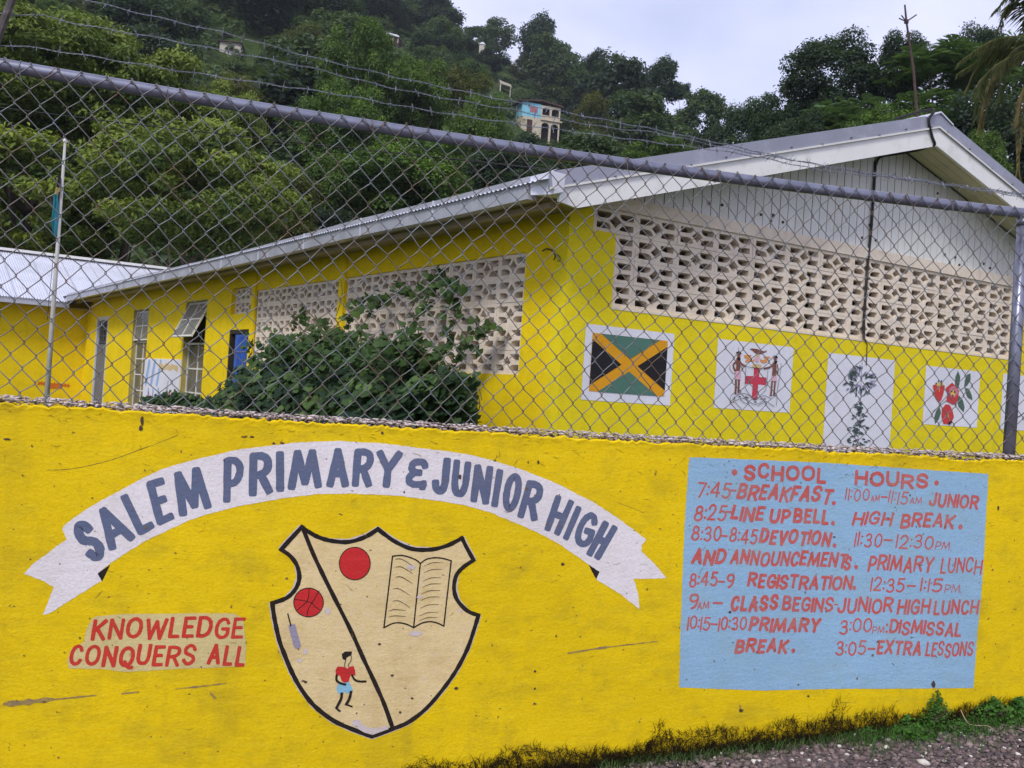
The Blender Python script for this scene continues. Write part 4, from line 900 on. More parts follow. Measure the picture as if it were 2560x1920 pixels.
# mesh
hp, vp = .0366, .0405; speak = FP.at(269, 207)[0]
mb = MB(); k0, k1 = -80, 130; wr = .0017
rnd = {}
def jit(k, j):
    if (k, j) not in rnd: rnd[(k, j)] = (random.gauss(0, .0016)+.004*mnoise.noise(Vector((k*.09, j*.12, 1))), random.gauss(0, .0017)+.004*mnoise.noise(Vector((k*.07, j*.1, 5))))
    return rnd[(k, j)]
for k in range(k0, k1):
    sL, sR = speak+k*hp, speak+(k+1)*hp
    pts = []
    NR = 27
    for j in range(NR):
        right = (k+j) % 2 == 1              # even k starts at its left end on a peak
        kk = k+1 if right else k; jx, jz = jit(kk, j)
        s = speak+kk*hp+jx; zt = rail_z(speak+kk*hp)+.012-j*vp+jz
        e = .0016*(1 if right else -1)
        if right: pts += [FP.P(s-.0030, zt+.0060, .0265), FP.P(s+e+.0006, zt+.002, .025), FP.P(s+e+.0006, zt-.002, .022), FP.P(s-.0030, zt-.0060, .0205)]
        else: pts += [FP.P(s+.0030, zt+.0060, .0205), FP.P(s+e-.0006, zt+.002, .022), FP.P(s+e-.0006, zt-.002, .025), FP.P(s+.0030, zt-.0060, .0265)]
    mb.tube(pts, wr, 5)
    if k % 2 == 0 and random.random() < .9:   # twisted tails over the rail
        zt = rail_z(sL)+.012; d = random.choice((1, 1, -1))
        mb.tube([FP.P(sL-.004*d, zt-.002, .026), FP.P(sL+.002*d, zt+.005, .027), FP.P(sL+.011*d, zt-.008, .028), FP.P(sL+.020*d, zt-.020, .0285)], wr, 5)
mb.build('wire_mesh', M['wire'], fen, smooth=True)
for x, y in [(50, 178), (418, 235), (928, 312), (1029, 328), (1306, 372), (1560, 410), (1790, 442), (2172, 494), (2370, 512)]:
    s = FP.at(x, y)[0]; z = rail_z(s)
    ring = [FP.P(s+.0015*math.sin(a), z+.0235*math.sin(a), .0235*math.cos(a)) for a in np.linspace(0, 2*pi*1.1, 16)]
    ring += [FP.P(s+.006, z-.03, .027), FP.P(s+random.uniform(.005, .02), z-.047, .03)]
    MB().tube(ring, .0013, 5).build('tie_wire', M['wire'], fen)
bme = MB()
for q in (-1, 1):
    pts = [(q*.003, -.013*q, -.010), (q*.002, -.004, .0030), (q*.0005, .004, .003*q), (-q*.002, .013*q, .011)]
    bme.tube([np.array(p) for p in pts], .0009, 4)
bo_ = bme.build('barb', M['barb']); bmesh_ = bo_.data; bpy.data.objects.remove(bo_)
strands = [[(-60, -66), (214, 0), (400, 45), (579, 87), (768, 140), (1000, 195), (1280, 254), (1450, 288), (1627, 322), (1859, 371), (2080, 420), (2300, 454), (2560, 487), (2750, 505)],
           [(-60, 18), (17, 35), (110, 40), (214, 64), (380, 92), (544, 124), (768, 168), (1000, 224), (1280, 275), (1500, 316), (1640, 333), (1859, 378), (2090, 418), (2300, 450), (2560, 484), (2750, 500)],
           [(-60, 100), (0, 112), (120, 124), (393, 168), (620, 203), (839, 235), (1050, 273), (1280, 308), (1592, 350), (1859, 386), (2080, 430), (2264, 447), (2560, 492), (2750, 512)]]
for si, st in enumerate(strands):
    offs = .012*(si-1)
    q = catmull([FP.at(x, y, offs) for x, y in st], n=10); q = np.array(q)
    dl = np.concatenate([[0], np.cumsum(np.linalg.norm(np.diff(q, axis=0), axis=1))]); tot = dl[-1]
    tt = np.arange(0, tot, .007); sa = np.interp(tt, dl, q[:, 0]); za = np.interp(tt, dl, q[:, 1])
    m_ = MB()
    for ph in (0, pi):
        m_.tube([FP.P(s+0, z+.0016*math.sin(2*pi*t/.038+ph)+.0022*math.sin(t*37+si), offs+.0016*math.cos(2*pi*t/.038+ph)) for s, z, t in zip(sa, za, tt)], .0010, 4)
    so_ = m_.build('barbed_wire', M['barb'], fen, smooth=True, label=['topmost strand of barbed wire', 'middle strand of barbed wire', 'lowest strand of barbed wire'][si])
    t = .03
    while t < tot:
        s, z = np.interp(t, dl, q[:, 0]), np.interp(t, dl, q[:, 1]); o = bpy.data.objects.new('barb', bmesh_); COL.objects.link(o); o.parent = so_
        o.location = Vector(FP.P(s, z, offs))-wloc(fen); o.rotation_euler = (random.uniform(0, 6.28), random.uniform(-.3, .3), th)
        t += random.uniform(.063, .078)

# ================================================================== MURALS ON THE GABLE
F0, F1, F2, F3 = .003, .006, .009, .012
z5 = cv(1400, 760, 3.687); zC = cv(1760, 840, 8.296); zT = cv(2040, 870, 5.267); idc = lambda x, y: (x, y)
def fp(conv, pts): return [FRONT.at(*conv(*p)) for p in pts]
fa0, fa1, fz0, fz1 = .275, 1.425, 1.44, 2.187
fl = MB().flat(rect(fa0, fa1, fz0, fz1), FRONT, F0).build('flag_mural', M['white_mural'], bld, label='painted flag with a gold diagonal cross on a white ground')
x0, x1, y0, y1 = .362, 1.337, 1.530, 2.106; xm, ym = (x0+x1)/2, (y0+y1)/2
MB().flat(rect(x0, x1, y0, y1), FRONT, F1).build('flag_cross', M['flag_gold'], fl)
dx, dy = .105, .062
MB().flat([(x0+dx, y1), (x1-dx, y1), (xm, ym+dy)], FRONT, F2).flat([(x0+dx, y0), (xm, ym-dy), (x1-dx, y0)], FRONT, F2).build('flag_triangle', M['flag_green'], fl)
MB().flat([(x0, y0+dy), (x0, y1-dy), (xm-dx, ym)], FRONT, F2).flat([(x1, y0+dy), (x1, y1-dy), (xm+dx, ym)], FRONT, F2).build('flag_triangle', M['flag_black'], fl)
# coat of arms
ar = MB().flat(rect(2.045, 3.216, 1.448, 2.19), FRONT, F0).build('arms_mural', M['white_mural'], bld, label='painted coat of arms with two figures beside a red cross shield')
MB().flat(fp(zC, [(1030, 655), (1145, 665), (1135, 850), (1290, 862), (1280, 1020), (1115, 1000), (1100, 1285), (1045, 1320), (985, 1270), (1000, 995), (840, 990), (850, 825), (1022, 830)]), FRONT, F1).build('arms_cross', M['arms_red'], ar)
o = MB()
o.flat(fp(zC, [(990, 600), (1040, 575), (1100, 580), (1170, 590), (1185, 640), (1150, 665), (1040, 660), (990, 645)]), FRONT, F2); o.flat(fp(zC, [(1075, 385), (1150, 390), (1145, 430), (1075, 430)]), FRONT, F2); o.build('arms_helmet', M['arms_cream'], ar)
o = MB(); o.flat(fp(zC, [(820, 400), (900, 385), (980, 400), (960, 440), (930, 470), (1000, 500), (1040, 470), (1030, 530), (940, 530), (850, 550), (850, 510), (890, 480), (830, 450)]), FRONT, F1)
o.flat(fp(zC, [(1150, 470), (1200, 495), (1260, 490), (1220, 425), (1350, 425), (1370, 450), (1320, 475), (1300, 550), (1220, 570), (1160, 530)]), FRONT, F1); o.build('arms_mantling', M['arms_orange'], ar)
o = MB(); o.flat(fp(zC, [(935, 270), (990, 255), (1090, 268), (1180, 300), (1250, 320), (1290, 290), (1290, 330), (1240, 350), (1190, 375), (1100, 380), (1040, 345), (1000, 310)]), FRONT, F1)
for l, w_ in (([(700, 490), (700, 560), (700, 640), (690, 720)], .062), ([(740, 540), (780, 590), (850, 625)], .022), ([(650, 540), (600, 590), (610, 660), (640, 720)], .022), ([(650, 910), (650, 1030), (640, 1180)], .028), ([(715, 910), (708, 1030), (700, 1170)], .028),
              ([(1450, 590), (1450, 700), (1440, 820)], .062), ([(1400, 600), (1350, 650), (1240, 672)], .022), ([(1510, 600), (1525, 700), (1515, 800)], .016), ([(1400, 940), (1390, 1080), (1375, 1220)], .026), ([(1465, 940), (1450, 1080), (1440, 1220)], .026)): stroke(o, catmull(fp(zC, l), n=4), w_, FRONT, F2)
for c in ((710, 420), (1468, 475)): dot(o, FRONT.at(*zC(*c)), .022, FRONT, F2, ry=.034)
o.build('arms_figure', M['skin'], ar)
o = MB(); o.flat(fp(zC, [(640, 730), (740, 725), (752, 810), (740, 905), (640, 900), (625, 820)]), FRONT, F3); o.flat(fp(zC, [(1400, 825), (1490, 835), (1500, 940), (1390, 930)]), FRONT, F3); o.flat(fp(zC, [(1040, 440), (1140, 440), (1120, 540), (1050, 530)]), FRONT, F2); o.build('arms_cloth', M['pink'], ar)
o = MB()
sk = lambda l, w_=.005: stroke(o, catmull(fp(zC, l), n=4), w_, FRONT, F3+.001)
for l in ([(830, 625), (1000, 655), (1240, 680)], [(850, 660), (845, 830), (835, 1000), (850, 1090), (920, 1200), (1040, 1325)], [(1310, 700), (1295, 860), (1280, 1020), (1250, 1130), (1150, 1230), (1045, 1325)], [(590, 1280), (700, 1220), (800, 1190), (900, 1220), (985, 1290), (1050, 1330), (1150, 1260), (1250, 1240), (1370, 1300)],
          [(580, 1370), (700, 1310), (800, 1290), (880, 1320), (970, 1390), (1050, 1420), (1150, 1380), (1250, 1350), (1350, 1400), (1440, 1460)], [(530, 1260), (530, 1360), (600, 1370), (590, 1280)], [(540, 1240), (600, 1180), (650, 1200), (690, 1230)], [(1330, 1250), (1400, 1230), (1490, 1230), (1495, 1330), (1480, 1450)], [(630, 1370), (700, 1450), (760, 1510)], [(740, 1310), (800, 1370), (890, 1410)], [(1100, 1450), (1180, 1400), (1240, 1380)],
          [(1580, 560), (1580, 640), (1550, 850), (1500, 1150)], [(700, 240), (700, 330)], [(530, 610), (520, 690), (590, 770), (640, 780)]): sk(l)
for x, y in ((610, 1300), (725, 1258), (850, 1265), (885, 1280), (1180, 1305), (1240, 1305), (1050, 1368)): sk([(x-18, y+6), (x, y-8), (x+18, y+6)], .010)
for l in ([(665, 350), (710, 335), (745, 360)], [(1430, 430), (1470, 420), (1500, 440)], [(690, 460), (710, 485), (730, 460)], [(1450, 530), (1470, 555), (1490, 530)]): sk(l, .020)
o.build('arms_outline', M['black_paint'], ar)
# tree with flower head
tm = MB().flat(rect(3.802, 5.017, .75, 2.177), FRONT, F0).build('tree_mural', M['white_mural'], bld, label='tall white panel painted with a round flower head above a small tree')
def leafpoly(c, ang, L_, W_, conv):
    ca, sa = math.cos(ang), math.sin(ang); pts = [(-L_/2, 0), (-L_*.15, W_/2), (L_*.2, W_*.4), (L_/2, 0), (L_*.2, -W_*.4), (-L_*.15, -W_/2)]
    return [FRONT.at(*conv(c[0]+x*ca-y*sa, c[1]+x*sa+y*ca)) for x, y in pts]
R2 = random.Random(5)
og, ol = MB(), MB()
for i in range(95):
    a = R2.uniform(0, 2*pi); r_ = R2.uniform(.15, 1)**.6; c = (575+205*r_*math.cos(a), 435+190*r_*math.sin(a))
    _layer[0] = (_layer[0]+1) % 9; mm = ol if R2.random() < .5 else og
    mm.flat(leafpoly(c, a+R2.gauss(0, .5), R2.uniform(50, 85), R2.uniform(20, 30), zT), FRONT, (F1 if mm is ol else F2)+_layer[0]*.0002)
for i in range(110):
    t = R2.random(); y = 720+t*630; wdt = 20+130*t+55*math.sin(t*26); x = 570-t*25+R2.uniform(-1, 1)*wdt
    og.flat(leafpoly((x, y), R2.gauss(.2, .5), R2.uniform(40, 75), R2.uniform(14, 24), zT), FRONT, F2+(i % 9)*.0002)
stroke(og, fp(zT, [(600, 110), (590, 300), (578, 600), (572, 900), (550, 1200), (535, 1360)]), .006, FRONT, F3)
ol.build('painted_petals', M['lilac'], tm); og.build('painted_leaves', M['leaf_grey'], tm)
# fruit
am = MB().flat(rect(5.632, 6.78, 1.418, 2.158), FRONT, F0).build('fruit_mural', M['white_mural'], bld, label='square white panel painted with red fruit and green leaves')
o = MB()
for i, l in enumerate(([(1865, 300), (1895, 380), (1885, 470), (1860, 560), (1825, 480), (1830, 380)], [(2030, 335), (2030, 420), (1990, 490), (1945, 520), (1955, 420), (1985, 350)], [(1955, 520), (2010, 540), (2045, 620), (2055, 688), (1990, 650), (1965, 590)], [(1880, 625), (1930, 690), (1950, 780), (1940, 845), (1870, 770), (1855, 690)], [(1620, 770), (1640, 850), (1610, 940), (1565, 998), (1550, 920), (1575, 830)])): o.flat(fp(zT, l), FRONT, F1+i*.0003)
for l in ([(1530, 835), (1620, 765), (1700, 700), (1870, 570), (1960, 510)], [(1610, 700), (1615, 780)]): stroke(o, fp(zT, l), .008, FRONT, F1+.0018)
o.build('painted_leaves', M['leaf_green'], am)
o = MB()
for i, l in enumerate(([(1530, 490), (1570, 480), (1600, 520), (1650, 470), (1690, 500), (1670, 600), (1640, 690), (1600, 712), (1560, 650)], [(1700, 530), (1785, 455), (1870, 540), (1870, 640), (1835, 740), (1790, 742), (1710, 700), (1720, 600)], [(1700, 740), (1750, 745), (1790, 820), (1808, 910), (1780, 970), (1720, 1000), (1670, 995), (1645, 900), (1650, 800)])): o.flat(fp(zT, l), FRONT, F2+i*.0003)
o.build('painted_fruit', M['ackee_red'], am)
o = MB(); o.flat(fp(zT, [(1745, 530), (1800, 495), (1855, 540), (1860, 600), (1820, 650), (1770, 640), (1740, 590)]), FRONT, F3); o.build('fruit_flesh', M['ackee_pink'], am)
o = MB(); o.flat(fp(zT, [(1560, 465), (1660, 450), (1668, 485), (1620, 510), (1575, 490)]), FRONT, F3); 
for l in ([(1605, 500), (1612, 570)], [(1722, 860), (1745, 950)]): stroke(o, fp(zT, l), .012, FRONT, F3+.0005)
o.flat(fp(zT, [(1765, 570), (1800, 555), (1825, 600), (1795, 640), (1765, 610)]), FRONT, F3+.001); o.build('fruit_lobe', M['ackee_yellow'], am)
o = MB()
for ci, (c, r_) in enumerate((((1570, 467), 12), ((1602, 438), 12), ((1640, 438), 13), ((1775, 570), 13), ((1815, 578), 14), ((1788, 628), 12), ((1745, 990), 20), ((1768, 975), 16))): o = MB(); dot(o, FRONT.at(*zT(*c)), r_/5.267*.0052*1.1, FRONT, F3+.002); o.build('painted_seed', M['flag_black'], am)
m5 = MB().flat(rect(7.30, 8.45, 1.42, 2.17), FRONT, F0).build('bird_mural', M['white_mural'], bld, label='white panel with dark line drawing at the far right of the gable')
o = MB()
for l in ([(7.4, 1.7), (7.5, 1.62), (7.7, 1.60), (7.9, 1.7)], [(7.35, 1.85), (7.5, 1.95), (7.7, 1.98)], [(7.9, 1.7), (8.1, 1.9)]): stroke(o, catmull(l, n=4), .014, FRONT, F1)
o.build('mural_drawing', M['black_paint'], m5)
# cable over the gable
o = MB(); g = lambda x, y, f: FRONT.P(*FRONT.at(x, y, f), f)
pts = [FRONT.P(APX-.12, 5.10, 0), FRONT.P(APX-.15, 5.105, OF+.02), g(2322, 300, OF+.03), g(2330, 340, OF+.02), g(2337, 362, OF+.012), FRONT.P(APX-.1, 4.69, OF-.05), g(2300, 374, .35), g(2240, 385, .1), g(2200, 393, .01), g(2190, 412, .0)]
o.tube(catmull(pts, n=4), .016, 7)
o.tube([FRONT.P(4.43, 4.53, -.005), FRONT.P(4.42, 4.2, .004), FRONT.P(4.42, 3.7, 0), FRONT.P(4.39, 3.2, .004), FRONT.P(4.38, 2.95, .012), FRONT.P(4.385, 2.6, .006), FRONT.P(4.40, 2.38, .012)], .017, 7)
o.tube([FRONT.P(4.40, 2.40, .012), FRONT.P(4.47, 2.33, .01), FRONT.P(4.475, 2.08, .012)], .006, 5)
for z in (4.35, 3.75, 3.1): o.tube([FRONT.P(4.41, z, .002), FRONT.P(4.41, z+.02, .002)], .026, 8)
ob = o.build('roof_cable', M['cable']); tag(ob, 'thick black cable draped over the gable apex and down the breeze blocks', 'cable')
# antenna mast
D_ = 15.
def at(x, y, Y): r = ray(x, y); t = (Y)/r[1]; return CAM+r*t
base = FRONT.P(APX, zr(APX)+.02, .27)
mY = base[1]; 
mast = thing('roof_mast', base, 'thin rusty mast with short cross arms standing behind the roof ridge', 'antenna')
tp = at(2262, 12, mY); jn = at(2266, 54, mY)
MB().tube([base-np.array([0, 0, .3]), base+(jn-base)*.5, jn], [.018, .015, .012], 7).build('mast_pole', M['rust'], mast)
MB().tube([jn, tp], [.013, .010], 6).build('mast_tip', M['rust'], mast)
for x, y, dy_ in ((2248, 46, .2), (2254, 39, -.2), (2291, 37, .1)): MB().tube([jn, at(x, y, mY+dy_)], .008, 6).build('cross_arm', M['rust'], mast)
MB().tube([jn-np.array([0, 0, .02]), jn+np.array([0, 0, .02])], .028, 8).build('mast_hub', M['rust'], mast)
# loose stub of cable on the corner column
o = MB(); o.tube(catmull([SIDE.P(*SIDE.at(x, y, .03), .03) for x, y in [(1356, 628), (1366, 622), (1380, 626), (1388, 640), (1384, 650)]], n=4), .007, 5)
o.tube(catmull([SIDE.P(*SIDE.at(x, y, .03), .03) for x, y in [(1386, 632), (1399, 642), (1400, 652), (1394, 652)]], n=4), .005, 5); o.build('cable_stub', M['cable'], bld)

# panel painted with children's figures, between the windows
cm = MB().pbox(SIDE, 13.4, 16.42, .3, 1.70, .0, .02).build('childrens_mural', M['white_mural'], bld, label='white panel with faint painted children between the windows')
R3 = random.Random(9)
for nm, mt_, nn in (('painted_sky', 'child_blue', 3), ('painted_child', 'arms_red', 6), ('painted_child', 'child_blue', 6), ('painted_ground', 'arms_cream', 3), ('painted_line', 'flag_black', 12)):
    o = MB()
    for k in range(nn):
        if nm == 'painted_sky': a = 15.0+k*.5; stroke(o, [(a, 1.62), (a+.1, 1.4), (a+.2, 1.15)], .16, SIDE, .022, jit=.4)
        elif nm == 'painted_ground': stroke(o, [(13.6+k*.5, 1.5), (14.1+k*.5, 1.56)], .10, SIDE, .0225, jit=.4)
        elif nm == 'painted_child': a = 13.6+k*.45+R3.uniform(0, .15); z = .95+R3.uniform(-.1, .1); stroke(o, [(a, z), (a+.02, z-.25)], .09, SIDE, .024+(mt_ == 'child_blue')*.0015)
        else: a = 13.5+R3.uniform(0, 2.8); z = R3.uniform(.5, 1.25); stroke(o, [(a, z), (a+R3.uniform(-.1, .1), z-.2), (a+R3.uniform(-.1, .1), z-.35)], .018, SIDE, .027)
    o.build(nm, M[mt_], cm)
o = MB()
for k in range(12): x = 97+k*6.6; stroke(o, [WING.at(x, 955+random.uniform(-1, 1)+k*.6), WING.at(x+random.uniform(-2, 2), 961+k*.6), WING.at(x+4, 958+k*.6)], .05, WING, .004)
for k in range(5): x = 125+k*6; stroke(o, [WING.at(x, 966), WING.at(x+3, 971)], .05, WING, .004)
o.build('wall_scrawl', M['orange_text'], bld)

# ================================================================== FLAGPOLE
fy = 18.0; tpz = at(163, 352, fy); bs_ = at(120, 985, fy); bs_[2] = 0
b0 = np.array([tpz[0], fy, 0.])
fpole = thing('flagpole', b0, 'slim grey flagpole with a small white ball on top', 'flagpole')
MB().tube([b0, b0+np.array([0, 0, 2.2]), b0+np.array([0, 0, tpz[2]-.04])], [.048, .04, .022], 10).build('pole', M['pole_grey'], fpole, smooth=True)
vs = MB(); c = np.array([tpz[0], fy, tpz[2]])
vs.tube([c+np.array([0, 0, z]) for z in (-.04, -.02, .01, .035, .048)], [.012, .036, .042, .028, .004], 10); vs.build('ball_finial', M['frame_white'], fpole, smooth=True)
o = MB(); o.tube(catmull([c-np.array([.02, 0, .1]), at(140, 390, fy), at(152, 430, fy), at(148, 480, fy), at(141, 560, fy), at(118, 800, fy)], n=4), .005, 4); o.build('halyard', M['cable'], fpole)
def cloth(name, outline, mat, parent, seed=0):
    rows = len(outline); vs = []; n_ = 7
    for (xl, xr, y) in outline:
        for k in range(n_):
            t = k/(n_-1); p = at(xl+(xr-xl)*t, y, fy-.06); p[1] += .05*math.sin(t*9+y*.03+seed); vs.append(p)
    return MB().add(vs, [(i*n_+j, i*n_+j+1, i*n_+j+n_+1, i*n_+j+n_) for i in range(rows-1) for j in range(n_-1)]).build(name, mat, parent, smooth=True)
flg = thing('flag', at(146, 470, fy-.06), 'limp yellow and teal flag hanging against the flagpole', 'flag')
cloth('flag_top', [(147, 150, 440), (143, 150, 456), (141, 150, 469)], M['cloth_black'], flg)
cloth('flag_middle', [(141, 150, 469), (136, 149, 480), (136, 146, 487)], M['cloth_yellow'], flg)
cloth('flag_lower', [(136, 146, 487), (134, 146, 520), (130, 145, 560), (134, 142, 590)], M['cloth_teal'], flg, 1)
# overhead cable crossing behind the fence
pc = [at(x, y, Y) for x, y, Y in [(-700, 180, 9), (0, 269, 9.4), (231, 298, 9.6), (532, 333, 9.8), (868, 370, 10.0), (1280, 413, 10.3), (1450, 432, 10.4)]]
tag(MB().tube(catmull(pc, n=5), .006, 5).build('overhead_cable', M['cable']), 'thin black cable sagging across in front of the trees and behind the chain link', 'cable')

# ================================================================== FOLIAGE
def leaf_cloud(centres, normals, L_, W_, tint, droop=.0, fold=.25, jl=.35):
    """folded diamond leaves; centres (n,3), normals (n,3)"""
    n = len(centres); nr = normals/(np.linalg.norm(normals, axis=1, keepdims=True)+1e-9)
    a = rng.normal(size=(n, 3)); a -= nr*np.sum(a*nr, 1, keepdims=True); a[:, 2] -= droop; a /= np.linalg.norm(a, axis=1, keepdims=True)+1e-9
    b_ = np.cross(nr, a); s = (1+rng.uniform(-jl, jl, (n, 1)))
    l, w_ = L_*s, W_*s
    p0 = centres-a*l*.5; p1 = centres+a*l*.5; mid = centres-a*l*.05
    q0 = mid+b_*w_*.5+nr*w_*fold; q1 = mid-b_*w_*.5+nr*w_*fold
    Vv = np.stack([p0, q1, p1, q0], 1).reshape(-1, 3); i = np.arange(n)[:, None]*4
    Ff = np.concatenate([i+[0, 1, 2], i+[0, 2, 3]], 1).reshape(-1, 3)
    return Vv, Ff, np.repeat(tint, 4)
def crown_data(seed, nl, per, L_, W_, lr=(.20, .40), flat=.75, top=.25, spread=1., droop=.2, tiers=False, gaps=.0):
    """unit crown: half-width 1, half-height 1; lobes of leaves scattered through the volume"""
    global rng; rng = np.random.default_rng(seed); C, Nn, T = [], [], []
    for k in range(nl):
        d = rng.normal(size=3); d /= np.linalg.norm(d); d[2] = d[2]*.9+top; rad = rng.uniform(.35, 1)**.5*.82*spread
        c = d*rad*np.array([1, 1, 1]); lrk = rng.uniform(*lr); lt = rng.uniform(0, 1)
        # narrower towards the bottom
        if c[2] < -.3: c[:2] *= .85
        m = int(per*(lrk/np.mean(lr))**2)
        e = rng.normal(size=(m, 3)); e[:, 2] += .35; e /= np.linalg.norm(e, axis=1, keepdims=True)
        rr_ = lrk*(.62+.42*rng.random((m, 1)))*(1+.25*rng.normal(size=(m, 1))*.6)
        p = c+e*rr_*np.array([1, 1, flat if not tiers else .38])
        nn = e*.7+np.array([0, 0, .75])+rng.normal(size=(m, 3))*.35
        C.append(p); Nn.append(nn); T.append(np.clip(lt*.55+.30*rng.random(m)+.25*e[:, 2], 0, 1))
    C, Nn, T = np.concatenate(C), np.concatenate(Nn), np.concatenate(T)
    return leaf_cloud(C, Nn, L_, W_, T, droop)
def crown_mesh(name, mat, *a, **k):
    Vv, Ff, T = crown_data(*a, **k); o = npmesh(name, Vv, Ff, mat, tint=T); me = o.data; bpy.data.objects.remove(o); return me
def frond_crown(seed, nf, mat, name='crown'):
    """crown made of long feathered leaves radiating from branch ends"""
    global rng; rng = np.random.default_rng(seed); Vs, Fs, Ts = [], [], []; off = 0
    for k in range(nf):
        d = rng.normal(size=3); d /= np.linalg.norm(d); d[2] = abs(d[2])*.9-.25; c = d*rng.uniform(.35, .95); t0 = rng.random()
        for j in range(rng.integers(7, 11)):
            az_ = rng.uniform(0, 2*pi); el = rng.uniform(-.2, .9); ln = rng.uniform(.13, .27)
            dr = np.array([math.cos(az_)*math.cos(el), math.sin(az_)*math.cos(el), math.sin(el)])
            side = np.cross(dr, [0, 0, 1]); side /= np.linalg.norm(side)+1e-6
            ts = np.linspace(.15, 1, 11); 
            pos = c+dr*(ts*ln)[:, None]+np.array([0, 0, -1])*(ts**2*ln*.45)[:, None]
            for sg in (-1, 1):
                ll = ln*.30*np.sin(ts*pi*.85+.35)
                tip = pos+side*sg*ll[:, None]+dr*(ll*.45)[:, None]-np.array([0, 0, 1])*(ll*.3)[:, None]
                w2 = dr*.008
                q = np.stack([pos-w2, (pos+tip)/2-w2*1.6, tip, (pos+tip)/2+w2*1.6], 1).reshape(-1, 3); m = len(ts)
                i = np.arange(m)[:, None]*4+off; Vs.append(q); Fs.append(np.concatenate([i+[0, 1, 2], i+[0, 2, 3]], 1).reshape(-1, 3)); off += m*4
                Ts.append(np.repeat(np.clip(t0*.5+.35*rng.random()+.25*rng.random(m), 0, 1), 4))
    o = npmesh(name, np.concatenate(Vs), np.concatenate(Fs), mat, tint=np.concatenate(Ts)); me = o.data; bpy.data.objects.remove(o); return me
def trunk_mesh(seed, nb=7):
    r_ = random.Random(seed); m_ = MB(); pts = [np.array([.03*math.sin(k*1.7+seed), .03*math.cos(k*1.3+seed), k/6]) for k in range(7)]
    m_.tube(pts, [.055*(1-.11*k) for k in range(7)], 8)
    for k in range(nb):
        b0_ = pts[2+k % 4]; a = r_.uniform(0, 2*pi); l = r_.uniform(.25, .45); d = np.array([math.cos(a)*l, math.sin(a)*l, r_.uniform(.2, .45)])
        m_.tube([b0_, b0_+d*.5+np.array([0, 0, -.03]), b0_+d], [.024, .016, .007], 6)
    o = m_.build('trunk', M['bark'], smooth=True); me = o.data; bpy.data.objects.remove(o); return me
TR = [trunk_mesh(k) for k in range(3)]
CR = {
 'yellow': [crown_mesh('crown', M['leaf_yellow'], 11, 95, 400, .060, .026, (.12, .26), flat=.6, droop=.6), crown_mesh('crown', M['leaf_yellow'], 12, 90, 400, .062, .027, (.12, .26), flat=.6, droop=.6)],
 'mid': [crown_mesh('crown', M['leaf_mid'], 21, 85, 380, .052, .030, (.13, .26), flat=.8, droop=.3), crown_mesh('crown', M['leaf_mid'], 22, 80, 380, .054, .030, (.13, .27), flat=.8, droop=.3)],
 'darkn': [crown_mesh('crown', M['leaf_dark'], 31, 60, 330, .060, .034, (.15, .30), flat=.8), crown_mesh('crown', M['leaf_dark'], 32, 56, 330, .060, .034, (.15, .30), flat=.8)],
 'dark': [crown_mesh('crown', M['leaf_dark'], 41+k, 34, 190, .105, .062, (.20, .36), flat=.85) for k in range(2)],
 'far': [crown_mesh('crown', M['leaf_far'], 51+k, 38, 170, .100, .060, (.18, .34), flat=.8) for k in range(3)],
 'olive': [crown_mesh('crown', M['leaf_olive'], 61, 60, 170, .070, .034, (.15, .28), flat=.75, droop=.3)],
 'compound': [frond_crown(71, 210, M['leaf_compound']), frond_crown(72, 190, M['leaf_compound'])],
}
def tree(name, x, y, z0, R, H, kind, label, cat, group=None, lift=.35, trunk=True, idx=None, zc=None):
    """R crown half-width, H crown height; the crown centre is lift*H + H/2 above the ground"""
    me = CR[kind][(idx if idx is not None else random.randrange(99)) % len(CR[kind])]
    t = thing(name, (x, y, z0), label, cat, group)
    c = bpy.data.objects.new('crown', me); COL.objects.link(c); c.parent = t
    hc = lift*H+H/2 if zc is None else zc-z0
    c.location = (0, 0, hc); c.scale = (R*random.uniform(.94, 1.06), R*random.uniform(.94, 1.06), H/2); c.rotation_euler = (0, 0, random.uniform(0, 6.28))
    if trunk:
        k = bpy.data.objects.new('trunk', random.choice(TR)); COL.objects.link(k); k.parent = t; hh = hc*.86; k.scale = (min(hh, R*1.5)*.7, min(hh, R*1.5)*.7, hh)
    return t
def ptree(px, top, hw, bot, Y, kind, label, cat='tree', name='broadleaf_tree', idx=None, group=None):
    """a tree measured in the photograph: crown centre column, top, half-width, bottom rows, at true distance Y"""
    P1, P2 = at(px, top, Y), at(px, bot, Y); x = (P1[0]+P2[0])/2; R = hw*Y/FPX; H = P1[2]-P2[2]
    return tree(name, x, Y, hill(x, Y)-.3, R, H, kind, label, cat, group, zc=(P1[2]+P2[2])/2, idx=idx)
